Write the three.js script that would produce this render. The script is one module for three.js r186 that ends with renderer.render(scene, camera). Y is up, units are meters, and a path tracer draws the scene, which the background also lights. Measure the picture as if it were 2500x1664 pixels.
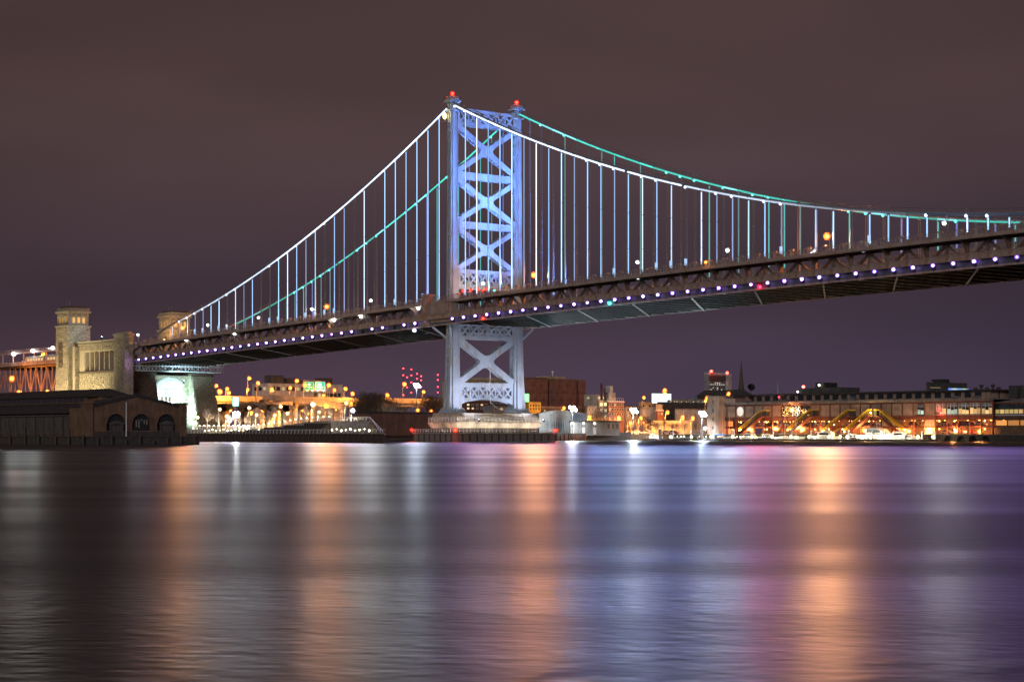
import * as THREE from 'three';
import { mergeGeometries } from 'three/addons/utils/BufferGeometryUtils.js';

// ---------------------------------------------------------------- camera, sky, lights, exposure
// World frame: x runs along the bridge towards the near bank, z across it (+z is the side the camera stands on), y up, the tower at the origin.
const W0 = 2500, H0 = 1664, F = 4560, HY = 1056, CAM_H = 3, TH = THREE.MathUtils.degToRad(38.3);
const RT = [Math.sin(TH), -Math.cos(TH)], TW = [Math.cos(TH), Math.sin(TH)];       // camera right, towards the camera, in (x, z)
const X0 = ((1184 - 1250) / F) * 626, CX = -X0 * RT[0] + 626 * TW[0], CZ = -X0 * RT[1] + 626 * TW[1];
const scene = new THREE.Scene();
const camera = new THREE.PerspectiveCamera(THREE.MathUtils.radToDeg(2 * Math.atan(H0 / 2 / F)), W0 / H0, 1, 9000);
camera.position.set(CX, CAM_H, CZ);
camera.lookAt(CX - TW[0] * 100, CAM_H, CZ - TW[1] * 100);
camera.setViewOffset(W0, H0, 0, -(HY - H0 / 2), W0, H0);

const renderer = new THREE.WebGLRenderer({ antialias: true });
renderer.toneMapping = THREE.LinearToneMapping;
renderer.toneMappingExposure = 1;
renderer.shadowMap.enabled = true;
renderer.setSize(1024, 681);

let seed = 7;
const rnd = () => { seed = (seed + 0x6d2b79f5) | 0; let t = Math.imul(seed ^ (seed >>> 15), 1 | seed); t = (t + Math.imul(t ^ (t >>> 7), 61 | t)) ^ t; return ((t ^ (t >>> 14)) >>> 0) / 4294967296; };
const rr = (a, b) => a + (b - a) * rnd();
const lerp = (a, b, t) => a + (b - a) * t, clamp = (x, a = 0, b = 1) => Math.min(b, Math.max(a, x)), smooth = (a, b, x) => { const t = clamp((x - a) / (b - a)); return t * t * (3 - 2 * t); };
// value noise that repeats every p cells
function hash2(x, y, s) { let h = Math.imul(x | 0, 374761393) + Math.imul(y | 0, 668265263) + Math.imul(s, 974634777); h = Math.imul(h ^ (h >>> 13), 1274126177); return ((h ^ (h >>> 16)) >>> 0) / 4294967296; }
function vnoise(x, y, px, py, s) {
  const ix = Math.floor(x), iy = Math.floor(y), fx = x - ix, fy = y - iy, u = fx * fx * (3 - 2 * fx), v = fy * fy * (3 - 2 * fy), m = (a, b) => ((a % b) + b) % b;
  const h = (a, b) => hash2(m(a, px), m(b, py), s);
  return lerp(lerp(h(ix, iy), h(ix + 1, iy), u), lerp(h(ix, iy + 1), h(ix + 1, iy + 1), u), v);
}
const fbm = (u, v, px, py, oct, s) => { let a = 0, w = 0.5, n = 0; for (let i = 0; i < oct; i++) { a += w * vnoise(u * px, v * py, px, py, s + i); n += w; w *= 0.5; px *= 2; py *= 2; } return a / n; };

// night sky over a city: low overcast lit from below, brownish overhead and violet towards the horizon
{
  const W = 1024, H = 512, d = new Float32Array(W * H * 4), az0 = Math.atan2(-TW[1], -TW[0]);
  for (let j = 0; j < H; j++) for (let i = 0; i < W; i++) {
    const up = ((j + 0.5) / H - 0.5) * 180, az = ((i + 0.5) / W - 0.5) * 2 * Math.PI, o = (j * W + i) * 4;
    let rel = az - az0; rel = Math.atan2(Math.sin(rel), Math.cos(rel)) / 0.27;                 // -1 .. 1 across the view
    const h = clamp(up / 13.2);                                                                 // 0 at the horizon
    const n = fbm(i / W, j / H, 14, 34, 3, 5), n2 = fbm(i / W, j / H, 5, 22, 2, 11);
    const k = smooth(0, 0.85, h + 0.16 * (n2 - 0.5));
    let r = lerp(0.066, 0.075, k), g = lerp(0.046, 0.045, k), b = lerp(0.075, 0.048, k);
    const side = 0.5 + 0.5 * Math.sin(clamp(rel, -1.6, 1.6));
    const low = Math.exp(-((h - 0.14) ** 2) / 0.03);
    r *= 1 + 0.18 * low * (1 - side); b *= 1 + 0.14 * low * side - 0.1 * (1 - side); g *= 1 + 0.02 * low;
    const band = Math.exp(-((h - 0.62 + 0.05 * rel) ** 2) / 0.02) * (0.6 + 0.4 * Math.cos(rel * 1.3 + 0.6));
    const dip = Math.exp(-((h - 0.33 - 0.03 * rel) ** 2) / 0.016);
    const n3 = fbm(i / W, j / H, 40, 70, 3, 15), m = (1 + 0.3 * band - 0.2 * dip) * (0.52 + 0.66 * n + 0.34 * n3) * (1 - 0.12 * Math.min(1, rel * rel));
    d[o] = r * m; d[o + 1] = g * m; d[o + 2] = b * m; d[o + 3] = 1;
  }
  const t = new THREE.DataTexture(d, W, H, THREE.RGBAFormat, THREE.FloatType);
  t.mapping = THREE.EquirectangularReflectionMapping; t.magFilter = THREE.LinearFilter; t.minFilter = THREE.LinearFilter; t.needsUpdate = true;
  scene.background = t; scene.environment = t;
}
// the faint glow of the town on the camera's bank
const glowSun = new THREE.DirectionalLight(new THREE.Color().set);
glowSun.name = 'city_glow'; glowSun.position.set(380, 170, 450); glowSun.shadow.radius = 40; glowSun.castShadow = true;
Object.assign(glowSun.shadow.camera, { left: -400, right: 400, top: 300, bottom: -300, far: 2000 });
scene.add(glowSun, glowSun.target);

// ---------------------------------------------------------------- helpers: places
const V = (x, y, z) => new THREE.Vector3(x, y, z);
const ray = (px) => [-TW[0] + ((px - 1250) / F) * RT[0], -TW[1] + ((px - 1250) / F) * RT[1]];
const at = (px, py, Z) => { const d = ray(px); return V(CX + d[0] * Z, CAM_H + ((HY - py) * Z) / F, CZ + d[1] * Z); };   // the point seen there at that distance
const onZ = (px, z) => { const d = ray(px), k = (z - CZ) / d[1]; return CX + k * d[0]; };                               // x on the plane z
const onX = (px, x) => { const d = ray(px), k = (x - CX) / d[0]; return CZ + k * d[1]; };                               // z on the plane x
const far = (x, z) => -((x - CX) * TW[0] + (z - CZ) * TW[1]);                                                           // distance along the view
const hgt = (py, Z) => CAM_H + ((HY - py) * Z) / F;

// ---------------------------------------------------------------- helpers: geometry collected into one mesh
class MB {
  constructor() { this.p = []; this.n = []; this.u = []; this.c = []; this.tone = 0; }
  tri(a, b, c, n) {
    if (!n) { const e = b.clone().sub(a), f = c.clone().sub(a); n = e.cross(f).normalize(); }
    const ax = Math.abs(n.x), ay = Math.abs(n.y), az = Math.abs(n.z);
    for (const v of [a, b, c]) {
      this.p.push(v.x, v.y, v.z); this.n.push(n.x, n.y, n.z); if (this.tone) this.c.push(this.tone, this.tone * 0.97, this.tone * 0.93);
      if (ay >= ax && ay >= az) this.u.push(v.x, v.z); else if (ax >= az) this.u.push(v.z, v.y); else this.u.push(v.x, v.y);
    }
    return this;
  }
  quad(a, b, c, d) { this.tri(a, b, c); return this.tri(a, c, d); }
  hexa(v) { const q = (i, j, k, l) => this.quad(v[i], v[j], v[k], v[l]); q(0, 3, 2, 1); q(4, 5, 6, 7); q(0, 1, 5, 4); q(2, 3, 7, 6); q(1, 2, 6, 5); q(3, 0, 4, 7); return this; }   // 0-3 bottom ring, 4-7 top ring, seen from above counter-clockwise in x,-z
  box(x0, x1, y0, y1, z0, z1) { return this.frust(y0, x0, x1, z0, z1, y1, x0, x1, z0, z1); }
  cbox(x, y, z, sx, sy, sz) { return this.box(x - sx / 2, x + sx / 2, y - sy / 2, y + sy / 2, z - sz / 2, z + sz / 2); }
  frust(y0, a0, a1, b0, b1, y1, c0, c1, d0, d1) { return this.hexa([V(a0, y0, b1), V(a1, y0, b1), V(a1, y0, b0), V(a0, y0, b0), V(c0, y1, d1), V(c1, y1, d1), V(c1, y1, d0), V(c0, y1, d0)]); }
  beam(p, q, w, h, up = V(0, 1, 0)) {                                  // a bar of section w (sideways) x h (up) from p to q
    const d = q.clone().sub(p).normalize(); if (Math.abs(d.dot(up)) > 0.98) up = V(1, 0, 0);
    const s = d.clone().cross(up).normalize().multiplyScalar(w / 2), t = s.clone().cross(d).normalize().multiplyScalar(h / 2);
    const c = (o, i, j) => o.clone().addScaledVector(s, i).addScaledVector(t, j);
    return this.hexa([c(p, -1, -1), c(p, 1, -1), c(q, 1, -1), c(q, -1, -1), c(p, -1, 1), c(p, 1, 1), c(q, 1, 1), c(q, -1, 1)]);
  }
  tube(pts, rad, n = 6, caps = true) {                                  // rad: number or function of 0..1
    const R = typeof rad === 'number' ? () => rad : rad, rings = [];
    let ref = V(0.31, 0.2, 0.93);
    pts.forEach((p, i) => {
      const d = pts[Math.min(i + 1, pts.length - 1)].clone().sub(pts[Math.max(i - 1, 0)]).normalize();
      if (Math.abs(d.dot(ref)) > 0.95) ref = V(0.9, 0.3, -0.2);
      const a = d.clone().cross(ref).normalize(), b = d.clone().cross(a).normalize(), r = R(i / (pts.length - 1));
      rings.push(Array.from({ length: n }, (_, k) => { const t = (k / n) * 2 * Math.PI, nn = a.clone().multiplyScalar(Math.cos(t)).addScaledVector(b, Math.sin(t)); return { v: p.clone().addScaledVector(nn, r), n: nn }; }));
    });
    const put = (q, u, v) => { this.p.push(q.v.x, q.v.y, q.v.z); this.n.push(q.n.x, q.n.y, q.n.z); this.u.push(u, v); };
    for (let i = 0; i + 1 < rings.length; i++) for (let k = 0; k < n; k++) {
      const A = rings[i][k], B = rings[i][(k + 1) % n], C = rings[i + 1][(k + 1) % n], D = rings[i + 1][k];
      put(A, k, i); put(C, k + 1, i + 1); put(D, k, i + 1); put(A, k, i); put(B, k + 1, i); put(C, k + 1, i + 1);
    }
    if (caps) for (const [r, f] of [[rings[0], 0], [rings[rings.length - 1], 1]]) for (let k = 1; k + 1 < n; k++) f ? this.tri(r[0].v, r[k].v, r[k + 1].v) : this.tri(r[0].v, r[k + 1].v, r[k].v);
    return this;
  }
  cyl(x, y0, y1, z, r, n = 8, r2 = r) { return this.tube([V(x, y0, z), V(x, y1, z)], (t) => lerp(r, r2, t), n); }
  add(g, m) { const h = (g.index ? g.toNonIndexed() : g.clone()); if (m) h.applyMatrix4(m); const P = h.attributes.position.array, N = h.attributes.normal.array, U = h.attributes.uv ? h.attributes.uv.array : new Float32Array((P.length / 3) * 2); for (const x of P) this.p.push(x); for (const x of N) this.n.push(x); for (const x of U) this.u.push(x); return this; }
  ball(x, y, z, r, sy = 1, w = 10, h = 7) { return this.add(new THREE.SphereGeometry(r, w, h), new THREE.Matrix4().makeTranslation(x, y, z).scale(V(1, sy, 1))); }
  geo() {
    const g = new THREE.BufferGeometry();
    g.setAttribute('position', new THREE.BufferAttribute(new Float32Array(this.p), 3)); g.setAttribute('normal', new THREE.BufferAttribute(new Float32Array(this.n), 3)); g.setAttribute('uv', new THREE.BufferAttribute(new Float32Array(this.u), 2));
    if (this.c.length === this.p.length) g.setAttribute('color', new THREE.BufferAttribute(new Float32Array(this.c), 3));
    return g;
  }
  build(name, m, parent) { return put(name, this.geo(), m, parent); }
}
function put(name, g, m, parent, pos) { const o = new THREE.Mesh(g, m); o.name = name; o.castShadow = o.receiveShadow = true; if (pos) o.position.copy(pos); if (parent) parent.add(o); return o; }
const used = new Map();
function numbered(name) { const k = used.get(name) || 0; used.set(name, k + 1); return k ? name + '_' + String(k).padStart(3, '0') : name; }
function tag(o, label, category, group, kind) { Object.assign(o.userData, label ? { label } : {}, category ? { category } : {}, group ? { group } : {}, kind ? { kind } : {}); return o; }
function thing(name, label, category, pos, group) { const o = new THREE.Group(); o.name = numbered(name); if (pos) o.position.copy(pos); scene.add(o); return tag(o, label, category, group); }
function struct(name, g, m, label) { const o = put(numbered(name), g, m, scene); return tag(o, label, null, null, 'structure'); }
function copy(o, pos, label) { const c = o.clone(); c.name = numbered(o.name.replace(/_\d{3}$/, '')); c.userData = { ...o.userData }; if (label) c.userData.label = label; c.position.copy(pos); scene.add(c); return c; }
const part = (name, parent) => { const g = new THREE.Group(); g.name = name; parent.add(g); return g; };
const ORD = ['first', 'second', 'third', 'fourth', 'fifth', 'sixth', 'seventh', 'eighth', 'ninth', 'tenth', 'eleventh', 'twelfth', 'thirteenth', 'fourteenth', 'fifteenth', 'sixteenth', 'seventeenth', 'eighteenth', 'nineteenth', 'twentieth', 'twenty-first', 'twenty-second', 'twenty-third', 'twenty-fourth', 'twenty-fifth', 'twenty-sixth'];

// ---------------------------------------------------------------- materials
function dataTex(N, M, f, srgb) {
  const d = new Uint8Array(N * M * 4);
  for (let j = 0; j < M; j++) for (let i = 0; i < N; i++) { const c = f(i / N, j / M), o = (j * N + i) * 4; const q = Array.isArray(c) ? c : [c, c, c]; for (let k = 0; k < 3; k++) d[o + k] = clamp(q[k]) * 255; d[o + 3] = 255; }
  const t = new THREE.DataTexture(d, N, M); t.wrapS = t.wrapT = THREE.RepeatWrapping; t.magFilter = THREE.LinearFilter; t.minFilter = THREE.LinearMipmapLinearFilter; t.generateMipmaps = true; if (srgb) t.colorSpace = THREE.SRGBColorSpace; t.needsUpdate = true; return t;
}
const scaled = (t, sx, sy = sx) => { const c = t.clone(); c.repeat.set(sx, sy); c.needsUpdate = true; return c; };
const stain = dataTex(256, 256, (u, v) => { const a = fbm(u, v, 6, 6, 5, 1), b = fbm(u, v, 24, 3, 3, 9); return 0.62 + 0.5 * (0.6 * a + 0.4 * b) - 0.08; }, true);
const mottle = dataTex(256, 256, (u, v) => 0.66 + 0.42 * fbm(u, v, 9, 9, 5, 21) - 0.06, true);
const rustTex = dataTex(256, 256, (u, v) => { const a = fbm(u, v, 8, 8, 4, 31), r = smooth(0.56, 0.72, fbm(u, v, 20, 4, 4, 33)) * 0.6; return [0.7 + 0.32 * a - 0.04 * r, 0.7 + 0.3 * a - 0.24 * r, 0.7 + 0.3 * a - 0.42 * r]; }, true);
const softRust = dataTex(256, 256, (u, v) => { const a = fbm(u, v, 8, 8, 4, 31), r = smooth(0.6, 0.78, fbm(u, v, 24, 3, 4, 33)) * 0.65; return [0.84 + 0.16 * a - 0.04 * r, 0.84 + 0.16 * a - 0.2 * r, 0.84 + 0.16 * a - 0.36 * r]; }, true);
const roughTex = dataTex(256, 256, (u, v) => 0.75 + 0.25 * fbm(u, v, 10, 10, 4, 41));
const bumpTex = dataTex(256, 256, (u, v) => fbm(u, v, 16, 16, 5, 51));
const RGB = (r, g, b) => new THREE.Color().setRGB(r, g, b);
const M = {};
function mat(name, c, o = {}) {
  const { tex = mottle, s = 0.12, ...q } = o;
  const m = new THREE.MeshStandardMaterial({ color: RGB(...c), roughness: 0.85, map: tex ? scaled(tex, s) : null, roughnessMap: scaled(roughTex, s * 1.7), ...q });
  m.name = name; return (M[name] = m);
}
mat('towerSteel', [0.38, 0.44, 0.52], { tex: softRust, s: 0.05, roughness: 0.62 });
mat('shadedSteel', [0.18, 0.13, 0.108], { tex: rustTex, s: 0.09, roughness: 0.7 });  // darker copy of the deck steel, silhouette shade put into its colour
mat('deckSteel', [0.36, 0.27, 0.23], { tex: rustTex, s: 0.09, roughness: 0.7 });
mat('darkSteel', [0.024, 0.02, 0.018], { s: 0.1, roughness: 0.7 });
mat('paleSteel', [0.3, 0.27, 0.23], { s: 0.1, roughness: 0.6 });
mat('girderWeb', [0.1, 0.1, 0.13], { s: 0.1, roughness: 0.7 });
mat('asphalt', [0.07, 0.068, 0.066], { s: 0.2 });
mat('pierConcrete', [0.5, 0.44, 0.36], { tex: stain, s: 0.11 });
mat('paleTimber', [0.24, 0.19, 0.165], { tex: stain, s: 0.5 });
mat('concrete', [0.34, 0.31, 0.27], { tex: stain, s: 0.07 });
mat('granite', [0.4, 0.325, 0.23], { s: 0.35, bumpMap: scaled(bumpTex, 0.5), bumpScale: 0.05 });
mat('brownAndShadedStone', [0.12, 0.075, 0.048], { s: 0.35, bumpMap: scaled(bumpTex, 0.5), bumpScale: 0.05 });  // brown stone, also serving as the shaded copy of the granite
M.granite.vertexColors = M.brownAndShadedStone.vertexColors = true;
mat('darkStone', [0.075, 0.06, 0.05], { tex: stain, s: 0.2 });
mat('timber', [0.075, 0.05, 0.04], { tex: stain, s: 0.4 });
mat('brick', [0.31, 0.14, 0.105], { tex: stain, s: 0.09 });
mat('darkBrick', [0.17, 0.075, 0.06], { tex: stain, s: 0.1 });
mat('whiteWall', [0.6, 0.58, 0.54], { tex: stain, s: 0.08 });
mat('greyWall', [0.34, 0.34, 0.34], { tex: stain, s: 0.08 });
mat('blueWall', [0.24, 0.3, 0.38], { tex: stain, s: 0.08 });
mat('creamWall', [0.5, 0.42, 0.28], { tex: stain, s: 0.08 });
mat('yellowWall', [0.55, 0.45, 0.1], { tex: stain, s: 0.1 });
mat('shedWall', [0.2, 0.11, 0.06], { tex: stain, s: 0.11 });
mat('shedPanel', [0.11, 0.088, 0.075], { tex: stain, s: 0.13 });
mat('shedRoof', [0.045, 0.036, 0.034], { tex: stain, s: 0.1 });
mat('roof', [0.09, 0.08, 0.078], { tex: stain, s: 0.1 });
mat('paleRoof', [0.26, 0.22, 0.2], { tex: stain, s: 0.1 });
mat('redSteel', [0.2, 0.048, 0.022], { tex: stain, s: 0.12 });
mat('panel', [0.5, 0.33, 0.25], { tex: stain, s: 0.11 });
mat('yellowMetal', [0.62, 0.4, 0.02], { s: 0.3, roughness: 0.5 });
mat('glassDark', [0.02, 0.025, 0.03], { tex: null, roughness: 0.15 });
mat('frameWhite', [0.62, 0.62, 0.62], { tex: null, roughness: 0.6 });
mat('frameDark', [0.04, 0.035, 0.035], { tex: null, roughness: 0.6 });
mat('bark', [0.3, 0.24, 0.19], { s: 0.8 });
mat('litBark', [0.55, 0.45, 0.36], { s: 0.8 });  // bark tone raised so that lamp-lit trees read bright
mat('pinkWall', [0.55, 0.36, 0.27], { tex: stain, s: 0.08 });
mat('twig', [0.1, 0.075, 0.05], { s: 0.8 });
mat('soil', [0.09, 0.075, 0.055], { s: 0.05 });
mat('lawn', [0.07, 0.085, 0.04], { s: 0.2 });
mat('paving', [0.42, 0.38, 0.32], { tex: stain, s: 0.15 });
mat('boatWhite', [0.7, 0.7, 0.7], { tex: null, roughness: 0.35 });
mat('signGreen', [0.01, 0.2, 0.1], { tex: null, roughness: 0.5 });
mat('cable', [0.26, 0.26, 0.28], { s: 0.3, roughness: 0.6 });
mat('rope', [0.22, 0.2, 0.21], { s: 0.4, roughness: 0.6 });
mat('blackish', [0.02, 0.018, 0.018], { tex: null });
const glows = new Map();
function glow(r, g, b, k = 1) {                       // an emitter of that linear colour
  const key = [r, g, b, k].join();
  if (!glows.has(key)) { const m = new THREE.MeshStandardMaterial({ color: 0x0a0a0a, emissive: RGB(r, g, b), emissiveIntensity: k, roughness: 0.5 }); m.name = 'lamp_glow'; glows.set(key, m); }
  return glows.get(key);
}
const ORANGE = [1, 0.33, 0.05], WHITE = [0.95, 1, 0.98], COOL = [0.75, 0.88, 1], WARM = [1, 0.8, 0.45], VIOLET = [0.48, 0.3, 1], RED = [1, 0.03, 0.015], TEAL = [0.05, 0.9, 0.75], GREEN = [0.05, 1, 0.35];

// a shaded lamp: light only below and behind its head
function downLight(parent, p, c, cd, dir = V(-0.55, -1, 0), angle = 1.2) { return beamLight(parent, p, dir, c, cd, angle, 10, 0.25); }
// a lamp: a bright core in two see-through shells that imitate its halo
const haloMats = new Map(), ballGeos = new Map();
const ballGeo = (q) => { const r = +q.toFixed(2); if (!ballGeos.has(r)) ballGeos.set(r, new THREE.SphereGeometry(r, 12, 9)); return ballGeos.get(r); };
function lampBall(parent, p, c, k, r, ratio = 1.8, name = 'lamp', op = 0.3, g = 1.1) {
  const key = [...c, op, g].join(); if (!haloMats.has(key)) { const m = new THREE.MeshStandardMaterial({ color: RGB(...c), emissive: RGB(...c), emissiveIntensity: g, transparent: true, opacity: op, roughness: 1 }); m.name = 'lamp_halo'; haloMats.set(key, m); const q = m.clone(); q.opacity = op * 0.45; haloMats.set(key + 's', q); }
  const soft = haloMats.get(key + 's');
  const o = put(name, ballGeo(r), glow(...c, k), parent, p); put('lamp_halo', ballGeo(+(r * lerp(1, ratio, 0.55)).toFixed(2)), haloMats.get(key), o); put('lamp_halo', ballGeo(+(r * ratio * 1.1).toFixed(2)), soft, o); return o;
}
// a point lamp set inside its bulb; a lamp that also throws light on the river gets a beam in front of its face
const bulbGeo = new THREE.SphereGeometry(0.24, 10, 8);
function pointLight(parent, p, c, cd) { const l = new THREE.PointLight(RGB(...c), cd, 0, 2); l.name = 'lamp_light'; l.shadow.radius = 9; l.castShadow = true; l.position.copy(p); parent.add(l); return l; }
function beamLight(parent, p, dir, c, cd, angle = 0.8, soft = 8, pen = 0.6) {
  const l = new THREE.SpotLight(RGB(...c), cd, 0, angle, pen, 2); l.name = 'floodlight_beam'; l.shadow.radius = soft; l.castShadow = true; l.position.copy(p); l.target.position.copy(p).add(dir); parent.add(l, l.target); return l;
}
const RIVERWARD = V(TW[0], -0.035, TW[1]);

// ---------------------------------------------------------------- river and ground
{
  const N = 512;
  // long, smooth swell with fine ripples on top; the crests run across the view
  const wave = dataTex(N, N, (u, v) => {
    const warp = 0.02 * (fbm(u, v, 4, 4, 2, 61) - 0.5);
    return 0.4 * fbm(u + warp, v, 9, 15, 2, 62) + 0.24 * fbm(u, v + warp, 30, 50, 2, 64) + 0.36 * fbm(u, v, 80, 130, 2, 66);
  });
  wave.wrapS = wave.wrapT = THREE.RepeatWrapping;
  const calm = dataTex(256, 256, (u, v) => 0.88 + 0.44 * (fbm(u, v, 4, 26, 3, 171) - 0.5) + 0.36 * (fbm(u, v, 10, 70, 2, 175) - 0.5));
  const S = 5200, water = new THREE.MeshPhysicalMaterial({ color: RGB(0.016, 0.014, 0.018), roughness: 0.45, ior: 1.33, specularIntensity: 0.95, anisotropy: 0.55, anisotropyRotation: Math.PI / 2, bumpMap: scaled(wave, S / 30, S / 30), bumpScale: 0.048, roughnessMap: scaled(calm, S / 420, S / 420) });
  water.name = 'water';
  const g = new THREE.PlaneGeometry(S, S); g.rotateX(-Math.PI / 2); g.rotateY(Math.PI / 2 - TH);          // u runs across the view, so that the crests do too
  const o = struct('river_water', g, water, 'dark smooth river with coloured streaks of reflected lamps'); o.position.set(CX - TW[0] * 300, 0, CZ - TW[1] * 300);
}
const SHORE = -64, LAND = 2.4;
{
  const s = new THREE.Shape([[-60, -900], [-60, -205], [-175, -205], [-175, 60], [-150, 60], [-150, 420], [-150, 900], [-2600, 900], [-2600, -3400], [-60, -3400]].map(([x, z]) => new THREE.Vector2(x === -175 ? SHORE : x === -150 ? -95 : x, -z)));
  const g = new THREE.ExtrudeGeometry(s, { depth: 3.4, bevelEnabled: false }); g.rotateX(-Math.PI / 2); g.translate(0, LAND - 3.4, 0);
  struct('ground', g, M.soil, 'dark flat city ground behind the waterfront');
}

// ---------------------------------------------------------------- the suspension bridge
const bridge = thing('suspension_bridge', 'long suspension bridge with blue lit steel tower crossing the river', 'bridge');
const DE = (x) => (x >= 0 ? 40 + 0.0245 * x - 0.0000325 * x * x : 40 + 0.03 * x);           // height of the marker lamps along the deck
const CAB = (x) => (x >= 0 ? 53.5 + 58.5 * ((266 - x) / 266) ** 2 : 112 + 0.474 * x + 0.000737 * x * x);
const CZn = 13.56;
const PTS = []; for (let i = 45; i >= 0; i--) PTS.push(7.2 + 6.147 * i); for (let j = 0; j < 34; j++) PTS.push(-7.4 - 6.4 * j - 0.0015 * j * j); PTS.sort((a, b) => a - b);

function roundPoly(pts, rad) {                          // a closed outline with rounded corners
  const n = pts.length, P = pts.map(([x, y]) => new THREE.Vector2(x, y)), path = new THREE.Path();
  P.forEach((p, i) => {
    const a = P[(i + n - 1) % n], b = P[(i + 1) % n], r = Math.min(Array.isArray(rad) ? rad[i] : rad, p.distanceTo(a) * 0.45, p.distanceTo(b) * 0.45);
    const s = p.clone().lerp(a, r / p.distanceTo(a)), e = p.clone().lerp(b, r / p.distanceTo(b));
    i ? path.lineTo(s.x, s.y) : path.moveTo(s.x, s.y); path.quadraticCurveTo(p.x, p.y, e.x, e.y);
  });
  path.closePath(); return path;
}
{
  const tower = part('tower', bridge), lace = [];
  const plate = (name, outline, holes, x, th = 0.16) => {
    const s = new THREE.Shape(outline.map ? outline.map(([a, b]) => new THREE.Vector2(a, b)) : outline.getPoints(8)); s.holes = holes;
    const g = new THREE.ExtrudeGeometry(s, { depth: th, bevelEnabled: false, curveSegments: 5 }); g.rotateY(Math.PI / 2); g.translate(x - th / 2, 0, 0); return g;
  };
  // legs: a cross-shaped cellular column, flaring at its foot, its outer face split by a slot with battens
  const LV = [[10.4, 2.7, 2.6], [13, 2.45, 2.4], [18, 2.2, 2.2], [26, 1.95, 1.9], [38, 1.75, 1.7], [112.2, 1.3, 1.3]];
  for (const sgn of [1, -1]) {
    const leg = new MB(), zc = sgn * CZn;
    for (let i = 0; i + 1 < LV.length; i++) {
      const [y0, a, b] = LV[i], [y1, c, d] = LV[i + 1];
      leg.frust(y0, -a, a, zc - b * 0.62, zc + b * 0.62, y1, -c, c, zc - d * 0.62, zc + d * 0.62);
      for (const q of [-1, 1]) { const s0 = q > 0 ? [0.2, 0.7] : [-0.7, -0.2]; leg.frust(y0, a * s0[0], a * s0[1], zc - b, zc + b, y1, c * s0[0], c * s0[1], zc - d, zc + d); }
      for (const q of [-1, 1]) leg.frust(y0, -a * 0.3, a * 0.3, zc + q * b * 0.62 + (q > 0 ? 0 : -0.02), zc + q * b * 0.62 + (q > 0 ? 0.02 : 0), y1, -c * 0.3, c * 0.3, zc + q * d * 0.62 + (q > 0 ? 0 : -0.02), zc + q * d * 0.62 + (q > 0 ? 0.02 : 0));
    }
    for (let y = 13; y < 111; y += 3.1) { const k = clamp((y - 26) / 86), b = lerp(1.86, 1.3, k); for (const q of [-1, 1]) leg.cbox(0, y, zc + q * (b - 0.09), 0.9, 0.8, 0.14); }
    for (let y = 18; y < 112; y += 7.75) { const k = clamp((y - 26) / 86), b = lerp(1.92, 1.32, k), a = lerp(1.95, 1.32, k); leg.cbox(0, y, zc, a * 2 + 0.06, 0.16, b * 1.24 + 0.06); }
    const L = leg.build('leg', M.towerSteel, tower);
    new MB().box(-2.1, 2.1, 112.2, 112.9, zc - 2, zc + 2).build('capital', M.towerSteel, L); new MB().box(-1.9, 1.9, 109.3, 109.7, zc - 1.85, zc + 1.85).build('collar', M.towerSteel, L);
    const sh = new THREE.Shape(); sh.moveTo(-2.4, 0); sh.lineTo(2.4, 0); sh.lineTo(2.4, 0.3); sh.quadraticCurveTo(1.6, 1.25, 0, 1.35); sh.quadraticCurveTo(-1.6, 1.25, -2.4, 0.3); sh.closePath();
    const sg = new THREE.ExtrudeGeometry(sh, { depth: 1.7, bevelEnabled: true, bevelSize: 0.08, bevelThickness: 0.08, bevelSegments: 1 }); sg.translate(0, 112.95, zc - 0.85); put('saddle', sg, M.towerSteel, L);
    const rail = new MB(); for (const q of [-1, 1]) for (let k = -2; k <= 2; k++) { rail.cbox(k, 113.6, zc + q * 1.9, 0.07, 1.3, 0.07); rail.cbox(q * 2, 113.6, zc + k * 0.95, 0.07, 1.3, 0.07); }
    for (const q of [-1, 1]) { rail.cbox(0, 114.25, zc + q * 1.9, 4.1, 0.07, 0.07); rail.cbox(q * 2, 114.25, zc, 0.07, 0.07, 3.8); } rail.build('railing', M.deckSteel, L);
    const mast = new MB(); mast.cyl(0, 114.2, 114.6, zc, 0.12); mast.build('beacon_post', M.deckSteel, L);
    const foot = new MB(); foot.frust(9.5, -3.5, 3.5, zc - 3.4, zc + 3.4, 10.4, -2.9, 2.9, zc - 2.8, zc + 2.8);
    for (let k = -4; k <= 4; k++) for (const q of [-1, 1]) { foot.frust(9.5, k * 0.76 - 0.12, k * 0.76 + 0.12, zc + (q > 0 ? 2.6 : -3.7), zc + (q > 0 ? 3.7 : -2.6), 11.2, k * 0.62 - 0.12, k * 0.62 + 0.12, zc + (q > 0 ? 2.5 : -2.65), zc + (q > 0 ? 2.65 : -2.5)); foot.frust(9.5, q > 0 ? 2.6 : -3.8, q > 0 ? 3.8 : -2.6, zc + k * 0.74 - 0.12, zc + k * 0.74 + 0.12, 11.2, q > 0 ? 2.6 : -2.75, q > 0 ? 2.75 : -2.6, zc + k * 0.6 - 0.12, zc + k * 0.6 + 0.12); }
    foot.build('base_ring', M.towerSteel, L);
  }
  // braced panels: paired plates with openings, laced between
  const A = 12.2;
  const triEdge = (P, Q) => lace.push([P, Q]);
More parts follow.
